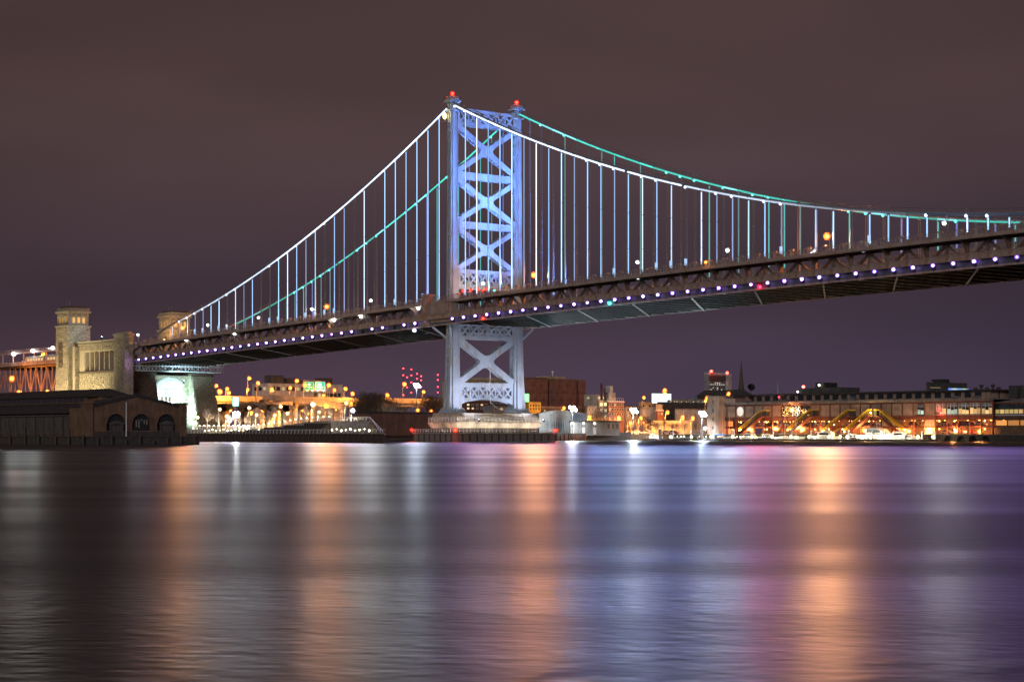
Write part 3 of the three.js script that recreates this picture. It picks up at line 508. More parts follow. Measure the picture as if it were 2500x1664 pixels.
// ---------------------------------------------------------------- tower pier and its fender
{
  const p = thing('tower_pier', 'stepped pale concrete pier under the bridge tower', 'bridge pier', V(0, 0, 0));
  const tier = (y0, y1, hx, hz, b = 0.25) => new MB().frust(y0, -hx + b, hx - b, -hz + b, hz - b, y0 + b, -hx, hx, -hz, hz).box(-hx, hx, y0 + b, y1 - 0.2, -hz, hz).frust(y1 - 0.2, -hx, hx, -hz, hz, y1, -hx + 0.15, hx - 0.15, -hz + 0.15, hz - 0.15);
  tier(-2, 4.6, 7.4, 16.6).build('footing', M.darkStone, p);
  const c = new MB(); c.frust(4.5, -7.6, 7.6, -16.9, 16.9, 6, -8.2, 8.2, -17.7, 17.7).box(-8.2, 8.2, 6, 6.6, -17.7, 17.7); c.build('lower_course', M.pierConcrete, p);
  tier(6.6, 7.4, 7.7, 17.1).build('middle_course', M.pierConcrete, p);
  tier(7.4, 8.9, 6.7, 16.2).build('upper_course', M.pierConcrete, p); tier(8.9, 9.5, 7, 16.6).build('cap', M.pierConcrete, p);
  for (const z of [-13.56, 13.56]) new MB().frust(6.6, -7.9, 7.9, z - 3, z + 3, 8.9, -7.1, 7.1, z - 3, z + 3).build('buttress', M.pierConcrete, p);
  const r = new MB();
  for (const y of [7, 7.35, 7.7, 8.02]) { for (const q of [-1, 1]) { r.cbox(q * 8.05, y, 0, 0.07, 0.07, 35); r.cbox(0, y, q * 17.5, 16.1, 0.07, 0.07); } }
  for (let k = 0; k <= 22; k++) for (const q of [-1, 1]) r.cbox(q * 8.05, 7.3, lerp(-17.4, 17.4, k / 22), 0.09, 1.5, 0.09);
  for (let k = 0; k <= 10; k++) for (const q of [-1, 1]) r.cbox(lerp(-8, 8, k / 10), 7.3, q * 17.5, 0.09, 1.5, 0.09);
  r.build('railing', M.frameWhite, p);
  const f = thing('timber_fender', 'dark timber pile fender ringed round the tower pier at the waterline', 'fender', V(0, 0, 0));
  new MB().box(-11.6, 11.6, 0.4, 2.7, -20.6, 20.6).build('core', M.timber, f);
  new MB().box(-12.3, 12.3, 2.7, 3.05, -21.3, 21.3).build('deck', M.paleSteel, f);
  const pile = [0, 1, 2].map((k) => new MB().cyl(0, -1.2, 2.9 + 0.1 * k, 0, 0.24 + 0.02 * k, 6).geo());
  for (let k = 0; k < 56; k++) { const z = lerp(-21, 21, (k + 0.5) / 56); put('pile', pile[k % 3], k % 4 ? M.paleTimber : M.timber, f, V(12, rr(-0.1, 0.1), z)); }
  for (let k = 0; k < 32; k++) { const x = lerp(-12, 12, (k + 0.5) / 32); put('pile', pile[k % 3], k % 4 ? M.paleTimber : M.timber, f, V(x, rr(-0.1, 0.1), 21)); }
  for (const y of [0.7, 2]) { new MB().box(11.7, 11.95, y - 0.15, y + 0.15, -21, 21).build('waling', M.timber, f); new MB().box(-12, 11.9, y - 0.15, y + 0.15, 20.7, 20.95).build('waling', M.timber, f); }
  const g = new MB(); for (const y of [3.5, 3.9, 4.25]) { g.cbox(12.1, y, 0, 0.07, 0.07, 42.4); g.cbox(0, y, 21.1, 24.4, 0.07, 0.07); }
  for (let k = 0; k <= 28; k++) g.cbox(12.1, 3.6, lerp(-21.2, 21.2, k / 28), 0.09, 1.3, 0.09); for (let k = 0; k <= 16; k++) g.cbox(lerp(-12.1, 12.1, k / 16), 3.6, 21.1, 0.09, 1.3, 0.09);
  g.build('railing', M.frameWhite, f);
  new MB().box(12.15, 12.25, 3.15, 4.3, -8.2, -6).build('notice_board', M.creamWall, f);
  for (const [px, py, w] of [[1002, 1049, 'left end'], [1095, 1049.5, 'middle corner'], [1343, 1050, 'right end']]) {
    const z = px < 1050 ? 21.5 : px < 1200 ? 21.5 : -21, x = px < 1050 ? -12.2 : 12.3, y = hgt(py, far(x, z));
    const t = thing('navigation_lamp', `red navigation lamp on the fender of the tower pier at its ${w}`, 'lamp', V(x, y, z), 'red lamps on the fender');
    new MB().cyl(0, 3.05 - y, -0.3, 0, 0.07, 6).cbox(0, -0.35, 0, 0.4, 0.1, 0.4).build('post', M.darkSteel, t); lampBall(t, V(0, 0, 0), [1, 0.03, 0.012], w[0] === 'm' ? 24 : 14, w[0] === 'm' ? 0.42 : 0.3, 1.9, 'lamp', 0.4);
    pointLight(t, V(0.7, 0.1, 0.7), RED, w[0] === 'm' ? 45 : 20); beamLight(t, V(1, 0, 0.8), V(TW[0], -0.12, TW[1]), RED, 260, 0.8, 10);
  }
  // floods that light the pier itself
  [[11.6, 19], [11.6, 12], [11.6, 4], [11.6, -4], [11.6, -12], [11.6, -19], [4, 20.6], [-5, 20.6]].forEach(([x, z], i) => { const so = i > 5, t = thing('floodlight', so ? `small red floodlight on the left side of the fender, the ${i === 6 ? 'nearer' : 'farther'} one` : `small warm floodlight on the fender deck facing the pier, ${ORD[i]} from the left`, 'floodlight', V(x, 3.35, z), 'floodlights on the fender'), d = so ? V(0, 0.75, -1) : V(-1, 0.75, 0); new MB().cbox(0, 0, 0, 0.35, 0.35, 0.35).build('housing', M.darkSteel, t); put('lamp', ballGeo(0.13), glow(...WARM, 3), t, d.clone().multiplyScalar(0.2)); beamLight(t, d.clone().multiplyScalar(0.35), d, so ? [1, 0.5, 0.35] : [1, 0.86, 0.7], so ? 55 : 170, 1.3, 10, 0.9); });
}

// ---------------------------------------------------------------- granite anchorage with its two towers, and the approach viaduct behind it
{
  const coursed = (b, axis, c, u0, u1, y0, y1, hh = 0.85, ww = 2, batter = 0, skip) => {     // rows of rough stones standing proud of a wall
    let row = 0;
    for (let y = y0; y < y1 - 0.3; y += hh, row++) {
      let u = u0 - (row % 2 ? ww * 0.5 : 0);
      while (u < u1) {
        const w = ww * rr(0.8, 1.2), a = Math.max(u, u0) + 0.05, e = Math.min(u + w, u1) - 0.05, t = Math.min(y + hh - 0.06, y1); u += w;
        if (e - a < 0.25 || (skip && skip((a + e) / 2, y + hh / 2))) continue;
        const k = c + batter * (y1 - y), d = rr(0.1, 0.24), bv = 0.09; b.tone = rr(0.74, 1.12);
        if (axis === 'z') b.hexa([V(a, y, k), V(e, y, k), V(e, t, k), V(a, t, k), V(a + bv, y + bv, k + d), V(e - bv, y + bv, k + d), V(e - bv, t - bv, k + d), V(a + bv, t - bv, k + d)].map((v) => v));
        else b.hexa([V(k, y, e), V(k, y, a), V(k, t, a), V(k, t, e), V(k + d, y + bv, e - bv), V(k + d, y + bv, a + bv), V(k + d, t - bv, a + bv), V(k + d, t - bv, e - bv)]);
      }
    }
  };
  const an = thing('anchorage', 'large pale granite bridge anchorage with a row of tall openings', 'anchorage', V(0, 0, 0));
  // south wall with six openings
  const x0 = -260, x1 = -221, z = 26, ys = 29.4, o0 = onZ(206, z), o1 = onZ(277, z), step = (o1 - o0) / 6;
  const wall = new MB();
  wall.box(x0, x1, 0, ys, z - 2.2, z).box(x0, o0 - 0.2, ys, 41.5, z - 2.2, z).box(o1 + 0.1, x1, ys, 41.5, z - 2.2, z).box(o0 - 0.2, o1 + 0.1, 37.6, 41.5, z - 2.2, z);
  new MB().box(x0, x1, 26, 38, z - 9, z - 7.5).box(x0, x1, ys - 0.5, ys - 0.1, z - 8, z - 2.3).build('inner_wall', M.brownAndShadedStone, an);
  for (let k = 0; k <= 6; k++) wall.box(o0 + k * step - 0.55, o0 + k * step + 0.1, ys, 37.6, z - 2.6, z - 0.3);
  const sw = wall.build('wall', M.granite, an);
  const st = new MB(); coursed(st, 'z', z, x0, x1, 2, ys - 1.2); coursed(st, 'z', z, x0, x1, 38.2, 40.4, 0.75); tag(st.build('stone', M.granite, sw), null, null, null, 'stuff');
  new MB().box(x0, x1, 40.6, 41.1, z, z + 0.5).box(x0, x1, 41.5, 42.3, z - 2.4, z + 0.7).build('cornice', M.granite, an);
  new MB().box(x0, x1, ys - 0.9, ys - 0.2, z, z + 0.35).build('string_course', M.brownAndShadedStone, an);
  // pilaster block at the river end
  const pl = new MB(); pl.box(-221, -211.4, 0, 43.6, 22.6, 26.7).box(-221.3, -211, 43.6, 44.4, 22.3, 27).box(-220.4, -212, 44.4, 45, 23, 26.4); const P = pl.build('pilaster', M.granite, an);
  const ps = new MB(); coursed(ps, 'z', 26.7, -221, -211.4, 2, 42.6); coursed(ps, 'x', -211.4, 22.6, 26.7, 2, 42.6); tag(ps.build('stone', M.granite, P), null, null, null, 'stuff');
  // river front: two battered pylons and the lit arched niche between them
  const BT = 0.275, inner = 8.6, outer = 19.4;
  for (const sgn of [1, -1]) {
    const zl = sgn > 0 ? inner : -outer, zh = sgn > 0 ? outer : -inner;
    const Q = new MB().frust(0, -232, -219 + BT * 27.5, zl, zh, 27.5, -232, -219, zl, zh).build('pylon', M.brownAndShadedStone, an), s2 = new MB(); coursed(s2, 'x', -219, zl, zh, 2, 27.2, 0.8, 1.7, BT);  // unlit granite pylons, their shade put into the stone colour
    for (let y = 2, row = 0; y < 26.8; y += 0.85, row++) for (let x = -220.9 - (row % 2) * 0.7; x < -219 + BT * (27 - y) - 1; x += 1.5) { const k = zh, xe = Math.min(x + 1.42, -219 + BT * (26.6 - y)); if (xe - x < 0.4) continue; s2.tone = rr(0.6, 1.1); s2.hexa([V(x, y, k - 0.05), V(xe, y, k - 0.05), V(xe, y + 0.78, k - 0.05), V(x, y + 0.78, k - 0.05), V(x + 0.08, y + 0.08, k + 0.15), V(xe - 0.08, y + 0.08, k + 0.15), V(xe - 0.08, y + 0.7, k + 0.15), V(x + 0.08, y + 0.7, k + 0.15)]); }
    tag(s2.build('stone', sgn > 0 ? M.brownAndShadedStone : M.granite, Q), null, null, null, 'stuff');
    new MB().box(-232, -218.6, 27.5, 28.4, zl - 0.3, zh + 0.3).build('coping', M.brownAndShadedStone, an);
  }
  const AZ = 0.7, HC = 6.2, AR = 8.1, AY = 17.4, a0 = Math.acos(HC / AR), ys0 = AY + AR * Math.sin(a0);
  new MB().box(-226, -224.4, 0, 27.5, -inner, inner).build('niche_wall', M.whiteWall, an);
  const ar = new THREE.Shape(); ar.moveTo(-inner, 0); ar.lineTo(-inner, 27.5); ar.lineTo(inner, 27.5); ar.lineTo(inner, 0); ar.closePath();
  const ho = new THREE.Path(); ho.moveTo(-AZ - HC, 2); ho.lineTo(-AZ + HC, 2); ho.lineTo(-AZ + HC, ys0); ho.absarc(-AZ, AY, AR, a0, Math.PI - a0, false); ho.closePath(); ar.holes.push(ho);
  const ag = new THREE.ExtrudeGeometry(ar, { depth: 3.4, bevelEnabled: false, curveSegments: 18 }); ag.rotateY(Math.PI / 2); ag.translate(-224.4, 0, 0); const arw = put('arch_wall', ag, M.granite, an);
  const as = new MB(); coursed(as, 'x', -221, -inner, inner, 2, 27.2, 0.85, 1.5, 0, (u, y) => Math.abs(u - AZ) < HC + 0.9 && (y < ys0 || Math.hypot(u - AZ, y - AY) < AR + 1.6)); tag(as.build('stone', M.granite, arw), null, null, null, 'stuff');
  for (let k = 0; k < 13; k++) { const th = (q) => lerp(a0, Math.PI - a0, q), t0 = th((k + 0.04) / 13), t1 = th((k + 0.96) / 13), c = (r, t, x) => V(x, AY + r * Math.sin(t), AZ - r * Math.cos(t)); new MB().hexa([c(AR + 0.02, t0, -221.2), c(AR + 0.02, t0, -220.7), c(AR + 0.02, t1, -220.7), c(AR + 0.02, t1, -221.2), c(AR + 1.1, t0, -221.2), c(AR + 1.1, t0, -220.7), c(AR + 1.1, t1, -220.7), c(AR + 1.1, t1, -221.2)]).build('arch_stone', M.whiteWall, an); }
  for (let k = 0; k < 9; k++) new MB().box(-224.4, -224.3, 3.2 + k * 2.3, 3.3 + k * 2.3, AZ - HC, AZ + HC).build('course_line', M.granite, an);
  for (const px of [395, 404.3, 414]) { const zz = onX(px, -224.4), w = new MB().box(-224.39, -224.2, 15, 18.2, zz - 0.5, zz + 0.5).build('slit_window', M.frameDark, an); new MB().box(-224.2, -224.14, 15.2, 18, zz - 0.3, zz + 0.3).build('pane', M.brick, w); new MB().box(-224.39, -223.6, 13.4, 14.8, zz - 0.6, zz + 0.6).build('shadow_box', M.blueWall, an); }  // shadows below the slits put in as coloured boxes
  new MB().box(-262, -233.9, 0, 29, -24, 15).build('core', M.brownAndShadedStone, an);
  new MB().box(-262, -232.2, 29, 34.2, -19, 19).build('deck_seat', M.darkSteel, an);
  // towers
  for (const [z0, z1, w] of [[19.5, 30, 'near'], [-30.2, -19.4, 'far']]) {
    const t = thing('anchorage_tower', `square granite tower of the bridge anchorage, the ${w} one ${w === 'near' ? 'rising over the long wall' : 'half hidden behind the deck'}`, 'stone tower', V(0, 0, 0));
    const a = -270.5, b = -258.5, B = new MB(); B.frust(0, a - 1.2, b + 1, z0 - 1, z1 + 1.4, 24, a - 0.2, b + 0.2, z0 - 0.2, z1 + 0.2); B.box(a, b, 24, 49.4, z0, z1).box(a + 0.5, b - 0.5, 49.4, 55.2, z0 + 0.5, z1 - 0.5);
    const wl = B.build('wall', M.granite, t);
    const s = new MB(); coursed(s, 'z', z1, a, b, 24, 48.6, 0.85, 1.8); coursed(s, 'x', b, z0, z1, 24, 48.6, 0.85, 1.8); coursed(s, 'z', z1 - 0.5, a + 0.5, b - 0.5, 50.2, 54.6, 0.8, 1.5, 0, (u, y) => y > 50.4 && y < 53.6 && Math.abs(u - (a + b) / 2) < 4); coursed(s, 'x', b - 0.5, z0 + 0.5, z1 - 0.5, 50.2, 54.6, 0.8, 1.5, 0, (u, y) => y > 50.4 && y < 53.6 && Math.abs(u - (z0 + z1) / 2) < 4);
    coursed(s, 'z', z1 + 0.2, a - 0.2, b, 2, 24, 0.85, 1.8, 0.052); coursed(s, 'x', b + 0.2, z0, z1 + 0.2, 2, 24, 0.85, 1.8, 0.035); tag(s.build('stone', M.granite, wl), null, null, null, 'stuff');
    new MB().box(a - 0.4, b + 0.4, 49.1, 49.7, z0 - 0.4, z1 + 0.4).box(a - 0.3, b + 0.3, 55.2, 56, z0 - 0.3, z1 + 0.3).box(a + 0.2, b - 0.2, 56, 57.3, z0 + 0.2, z1 - 0.2).build('cornice', M.granite, t);
    new MB().cbox((a + b) / 2, 57.7, (z0 + z1) / 2, 9, 0.8, 8).build('roof', M.brownAndShadedStone, t);
    for (let k = 0; k < 3; k++) {
      const zc = (z0 + z1) / 2 - 2.3 + k * 2.3, xc = (a + b) / 2 - 2.8 + k * 2.8;
      for (const [ax, u] of [['x', zc], ['z', xc]]) { const sh = new THREE.Shape(); sh.moveTo(-0.55, 0); sh.lineTo(0.55, 0); sh.lineTo(0.55, 1.9); sh.absarc(0, 1.9, 0.55, 0, Math.PI); sh.closePath(); const g = new THREE.ExtrudeGeometry(sh, { depth: 0.12, bevelEnabled: false }); if (ax === 'x') g.rotateY(Math.PI / 2); put('lit_window', g, glow(1, 0.5, 0.12, ax === 'x' ? 1 : 0.45), t, ax === 'x' ? V(b - 0.46, 50.8, u) : V(u, 50.8, z1 - 0.46)); }
      new MB().box(b, b + 0.5, 48, 49.1, zc - 0.35, zc + 0.35).build('corbel', M.granite, t);
    }
    if (w === 'near') { // carved emblem on the south face, a projecting bay on the river face
      const e = new MB(); e.box(-267.6, -263.4, 31.6, 42.4, 30, 30.25);
      for (const [x, y, r, sy] of [[-265.4, 39.4, 1.3, 1.1], [-266, 36.6, 1, 1.7], [-264.6, 36, 0.8, 1.9], [-265.4, 33.4, 1.5, 0.6], [-265.4, 41, 0.7, 0.8], [-266.6, 38.4, 0.6, 1.5], [-264.1, 38.6, 0.5, 1.6]]) e.add(new THREE.SphereGeometry(r, 10, 7), new THREE.Matrix4().makeTranslation(x, y, 30.25).scale(V(1, sy, 0.22))); e.build('carved_relief', M.brownAndShadedStone, t);
      const by = new MB(); by.box(b, b + 2.6, 0, 40.2, 21.4, 28).frust(40.2, b, b + 2.6, 21.4, 28, 41.6, b, b + 0.6, 22, 27.4); const bay = by.build('bay', M.granite, t); const bs = new MB(); coursed(bs, 'x', b + 2.6, 21.4, 28, 2, 39.6, 0.85, 1.8); tag(bs.build('stone', M.granite, bay), null, null, null, 'stuff');
    }
    for (const [dx, dz] of [[-2, 2], [3, 3]]) { const m = new MB(); m.tube([V((a + b) / 2 + dx, 58, (z0 + z1) / 2 + dz), V((a + b) / 2 + dx, 60, (z0 + z1) / 2 + dz), V((a + b) / 2 + dx + 0.5, 60.6, (z0 + z1) / 2 + dz), V((a + b) / 2 + dx + 1.1, 60.1, (z0 + z1) / 2 + dz)], 0.09, 5); m.build('vent_pipe', M.paleSteel, t); }
  }
  // lights of the anchorage
  const fl = (lab, p, tgt, c, cd, ang) => { const t = thing('floodlight', lab, 'floodlight', p); new MB().cbox(0, -0.5, 0, 0.3, 1, 0.3).cbox(0, 0, 0, 0.5, 0.5, 0.5).build('housing', M.darkSteel, t); put('lamp', new THREE.SphereGeometry(0.24, 8, 6), glow(...c, 8), t, V(0, 0.35, 0)); const d = tgt.clone().sub(p).normalize(); beamLight(t, d.clone().multiplyScalar(0.7).add(V(0, 0.35, 0)), d, c, cd, ang, 14, 0.8); };
  fl('pale turquoise floodlight at the foot of the lit anchorage arch', V(-213.6, 3.2, 7.4), V(-224, 14, 0), [0.62, 1, 1], 10000, 0.9);
  fl('turquoise floodlight low in front of the right anchorage pylon', V(-214.6, 3.2, 5), V(-217.5, 15, -8.6), [0.45, 0.98, 1], 11000, 0.7);
  fl('pale blue floodlight under the work platform of the anchorage', V(-206, 24.5, 2), V(-215.5, 30.5, -1), [0.5, 0.85, 1], 1500, 1.1);
  fl('yellowish floodlight below the anchorage wall openings', V(-238, 5, 48), V(-241, 29, 26), [1, 0.9, 0.5], 10000, 0.8);
  fl('yellowish floodlight below the near anchorage tower', V(-262, 5, 52), V(-264, 30, 30), [1, 0.82, 0.46], 11000, 0.75);
  fl('pale blue floodlight on the deck side of the near anchorage tower', V(-236, 43.5, 25), V(-258, 44, 25), [0.5, 0.78, 1], 1100, 0.5);
  fl('amber lamp inside the colonnade of the anchorage wall', V(-246, 30.2, 21.8), V(-246, 34, 18), ORANGE, 900, 1.4);
  fl('second amber lamp inside the colonnade, towards the river', V(-232, 30.2, 21.8), V(-232, 34, 18), ORANGE, 900, 1.4);
  fl('amber floodlight on the roof edge between the anchorage towers', V(-250, 44, -12), V(-264, 52, -24), [1, 0.6, 0.25], 1500, 0.8);
  // inspection platform hung below the deck end
  const pf = thing('work_platform', 'white lattice work platform hung below the deck end at the anchorage', 'scaffold', V(0, 0, 0)), L = new MB(), Y0 = 29, Y1 = 31.2, XP = -214;
  for (const x of [XP, XP - 3]) { for (const y of [Y0, Y1]) L.cbox(x, y, 0, 0.18, 0.18, 43); for (let k = 0; k < 22; k++) { const z0 = -21.5 + (43 * k) / 22, z1 = z0 + 43 / 22; L.beam(V(x, k % 2 ? Y0 : Y1, z0), V(x, k % 2 ? Y1 : Y0, z1), 0.11, 0.11); } for (let k = 0; k <= 14; k++) L.cbox(x, Y0 + 2.2, lerp(-21.5, 21.5, k / 14), 0.09, 4.4, 0.09); L.cbox(x, Y1 + 1.2, 0, 0.08, 0.08, 43); L.cbox(x, Y1 + 2.1, 0, 0.08, 0.08, 43); }
  L.build('lattice', M.frameWhite, pf); new MB().box(XP - 3, XP, Y0 - 0.2, Y0, -21.5, 21.5).build('platform_deck', M.greyWall, pf);

  // approach viaduct, running off the left of the picture
  const vd = thing('approach_viaduct', 'steel approach viaduct with trusses, left of the granite anchorage', 'viaduct', V(0, 0, 0)), e = 34;
  for (let k = 0; k < 10; k++) {
    const b = -271 - k * 12, a = b - 12;
    for (const [z, nm] of [[19, 1], [-19, 0]]) {
      new MB().box(a, b, e + 0.4, e + 2.2, z - 0.15, z).box(a, a + 0.25, e + 0.2, e + 2.3, z - 0.2, z + 0.16).build('fascia_panel', M.deckSteel, vd);
      new MB().box(a, b, e + 6, e + 6.8, z - 0.4, z + 0.1).cbox(a + 0.2, e + 4, z - 0.4, 0.45, 4, 0.45).build('walkway_panel', M.deckSteel, vd);
      const rl = new MB(); for (const y of [7.2, 7.6, 8]) rl.cbox((a + b) / 2, e + y, z, 12, 0.07, 0.07); for (let q = 0; q < 7; q++) rl.cbox(a + 1.7 * (q + 0.5), e + 7.4, z, 0.08, 1.3, 0.08); rl.build('railing', M.deckSteel, vd);
    }
    const tr = new MB(), zz = 15; tr.box(a, b, e - 0.4, e + 0.2, zz - 0.4, zz + 0.4).box(a, b, 20.6, 21.3, zz - 0.4, zz + 0.4).cbox(a, 27.5, zz, 0.45, 13, 0.6);
    tr.beam(V(a, 21, zz), V((a + b) / 2, e, zz), 0.6, 0.5).beam(V((a + b) / 2, e, zz), V(b, 21, zz), 0.6, 0.5).cbox((a + b) / 2, 27.5, zz, 0.3, 13, 0.4); tr.build('truss_panel', M.deckSteel, vd);
    new MB().box(a, b, e + 0.2, e + 0.6, -18.6, 18.6).build('roadway', M.asphalt, vd);
    if (k % 3 === 1) new MB().box(a - 1, a + 1, 0, 20.6, -16, 16).build('bent', M.concrete, vd);
  }
  [[33, 864, 'w', 19], [80, 856, 'w', 19], [128, 850, 'w', 17], [15, 891, 'w', 14], [57, 886, 'w', 14], [101, 880, 'w', 14], [107, 865, 'o', 17], [28, 924, 'o', 26]].sort((a, b) => a[0] - b[0]).forEach(([px, py, k, z], i) => {
    const x = onZ(px, z), y = hgt(py, far(x, z)), c = k === 'w' ? WHITE : ORANGE, lo = py > 900, base = lo ? LAND : e + 6.3, t = thing('street_lamp', `${k === 'w' ? 'white' : 'orange'} lamp ${lo ? 'in front of' : z === 14 ? 'in the open storey of' : 'on top of'} the approach viaduct, ${ORD[i]} from the left edge`, 'street lamp', V(x, Math.min(base, y - 0.4), z), 'lamps of the approach viaduct'), H = y - t.position.y;
    new MB().cyl(0, 0, H, 0, 0.09, 6).build('pole', M.paleSteel, t); lampBall(t, V(0, H, 0), c, k === 'w' ? 26 : 10, k === 'w' ? 0.55 : 0.7, 1.9); pointLight(t, V(0, H, lo ? -2 : 1.6), c, lo ? 900 : 120); if (z === 19) beamLight(t, V(TW[0] * 2, H, TW[1] * 2), RIVERWARD, c, 2600, 0.7, 12);
  });
  for (const [px, py] of [[45, 958], [115, 956]]) { const z = 30, x = onZ(px, z), y = hgt(py, far(x, z)), t = thing('street_lamp', `orange street lamp below the approach viaduct, ${px < 80 ? 'left' : 'right'} one, mostly behind the shed roof`, 'street lamp', V(x, LAND, z), 'lamps below the viaduct'); new MB().cyl(0, 0, y - LAND, 0, 0.1, 6).build('pole', M.paleSteel, t); lampBall(t, V(0, y - LAND, 0), ORANGE, 10, 0.6); pointLight(t, V(0, y - LAND + 0.2, -2), ORANGE, 1500); }
  const train = thing('train', 'lit commuter train on the approach viaduct left of the anchorage', 'train', V(-286, e + 0.7, 17.6));
  for (let k = 0; k < 2; k++) { const c = new MB().box(-k * 22 - 20.5, -k * 22, 0.3, 3.4, -1.35, 1.35).frust(3.4, -k * 22 - 20.5, -k * 22, -1.35, 1.35, 3.8, -k * 22 - 20.2, -k * 22 - 0.3, -0.9, 0.9).build('car_body', M.greyWall, train); for (let q = 0; q < 6; q++) new MB().box(-k * 22 - 2.9 - q * 3, -k * 22 - 0.8 - q * 3, 1.5, 2.7, 1.36, 1.4).build('lit_window', glow(1, 0.62, 0.28, 0.85), c); }
}

// ---------------------------------------------------------------- dark pier shed in the left foreground
{
  const X1 = 77, Z0 = 154.2, Z1 = onX(208, 77), ZM = (Z0 + Z1) / 2, BACK = -90, qy = 1.9;
  const q = thing('shed_pier', 'dark stone pier edge below the old pier shed', 'pier', V(0, 0, 0));
  new MB().box(BACK, X1 + 4.5, -2, qy, Z0 - 1.6, Z1 + 3.4).build('quay_block', M.darkStone, q);
  new MB().box(BACK, X1 + 4.7, qy, qy + 0.25, Z0 - 1.8, Z1 + 3.6).build('coping', M.darkStone, q);
  for (let k = 0; k < 9; k++) new MB().cyl(X1 + 5, -1, rr(1.2, 2.6), lerp(Z0, Z1 + 3, k / 8), 0.28, 7).build('pile', M.timber, q);
  for (let k = 0; k < 10; k++) new MB().cyl(X1 - k * 9 + rr(-1, 1), -1, rr(2.2, 4.6), Z1 + 4, 0.3, 7).build('pile', M.timber, q);
  const s = thing('pier_shed', 'long dark pier shed with a gabled end and three arched windows', 'shed', V(0, 0, 0));
  // gabled end wall with arched openings
  const E_ = 9.2, R_ = 12, hw = (Z1 - Z0) / 2, o = new THREE.Shape([[-hw, qy], [hw, qy], [hw, E_], [0, R_], [-hw, E_]].map((p) => new THREE.Vector2(...p)));
  const cz = [1075, 1310, 1540].map((c) => onX(c / 3.8, X1) - ZM), AW = 2.55, sp = 5.1;
  for (const c of cz) { const h = new THREE.Path(); h.moveTo(-c - AW, 3.5); h.lineTo(-c + AW, 3.5); h.lineTo(-c + AW, sp); h.absarc(-c, sp, AW, 0, Math.PI); h.closePath(); o.holes.push(h); }
  const g = new THREE.ExtrudeGeometry(o, { depth: 0.6, bevelEnabled: false, curveSegments: 14 }); g.rotateY(Math.PI / 2); g.translate(X1 - 0.6, 0, ZM); put('gable_wall', g, M.shedWall, s);
  cz.forEach((c, i) => {
    const z = ZM + c, w = new MB(); w.box(X1 - 0.75, X1 - 0.6, 3.5, sp + AW, z - AW, z + AW); const gl = w.build('arched_window', M.glassDark, s);
    const f = new MB(); for (let k = -3; k <= 3; k++) f.cbox(X1 - 0.5, 5.4, z + k * 0.72, 0.1, 4, 0.07); for (const y of [4.2, 5, 5.9, 6.7]) f.cbox(X1 - 0.5, y, z, 0.1, 0.08, AW * 1.9); f.build('frame', M.frameDark, gl);
    for (let k = 0; k < 11; k++) { const t0 = (Math.PI * (k + 0.05)) / 11, t1 = (Math.PI * (k + 0.95)) / 11, p = (r, t, x) => V(x, sp + r * Math.sin(t), z - r * Math.cos(t)); new MB().hexa([p(AW, t0, X1 - 0.01), p(AW, t0, X1 + 0.14), p(AW, t1, X1 + 0.14), p(AW, t1, X1 - 0.01), p(AW + 0.5, t0, X1 - 0.01), p(AW + 0.5, t0, X1 + 0.14), p(AW + 0.5, t1, X1 + 0.14), p(AW + 0.5, t1, X1 - 0.01)]).build('arch_stone', M.shedWall, s); }
    if (i !== 1) { const d = new MB(); d.box(X1, X1 + 0.4, qy, 5.1, z - 1.75, z - 1.45).box(X1, X1 + 0.4, qy, 5.1, z + 1.45, z + 1.75).box(X1, X1 + 0.5, 5.1, 5.4, z - 2, z + 2); d.hexa([V(X1, 5.4, z + 1.9), V(X1 + 0.45, 5.4, z + 1.9), V(X1 + 0.45, 5.4, z - 1.9), V(X1, 5.4, z - 1.9), V(X1, 6, z + 0.1), V(X1 + 0.45, 6, z + 0.1), V(X1 + 0.45, 6, z - 0.1), V(X1, 6, z - 0.1)]); const D = d.build('door_surround', M.shedPanel, s); new MB().box(X1 + 0.02, X1 + 0.1, qy, 5.1, z - 1.45, z + 1.45).build('door', M.shedPanel, D); }
    if (i === 1) for (let k = 0; k < 5; k++) new MB().box(X1 - 0.58, X1 - 0.54, rr(4, 6), rr(6, 6.4), z - 1.9 + k * 0.72, z - 1.6 + k * 0.72).build('lit_window', glow(0.5, 0.4, 0.3, 0.12), s);
  });
  for (const [a, b] of [[Z0 - 0.3, Z0 + 1.8], [Z1 - 1.8, Z1 + 0.3]]) { new MB().box(X1 - 2, X1 + 0.35, qy, E_ + 0.9, a, b).box(X1 - 2.2, X1 + 0.6, E_ + 0.9, E_ + 1.3, a - 0.2, b + 0.2).build('corner_pier', M.shedWall, s); }
  new MB().beam(V(X1 + 0.1, E_ + 0.25, Z1 - 1), V(X1 + 0.1, R_ + 0.3, ZM), 0.7, 0.4, V(1, 0, 0)).beam(V(X1 + 0.1, R_ + 0.3, ZM), V(X1 + 0.1, E_ + 0.25, Z0 + 1), 0.7, 0.4, V(1, 0, 0)).build('gable_coping', M.shedRoof, s);
  new MB().box(X1, X1 + 0.25, qy, 3.3, Z0 + 1.8, Z1 - 1.8).build('plinth', M.darkStone, s);
  // long side: wall panels with tracks, low roof and raised monitor
  const SX = X1 - 9;
  new MB().box(SX, X1 - 0.61, qy, E_, Z1 - 0.6, Z1).build('side_wall', M.shedWall, s);
  new MB().box(BACK, SX, qy, 8.2, Z1 - 2, Z1 - 1.2).build('side_wall', M.shedWall, s);
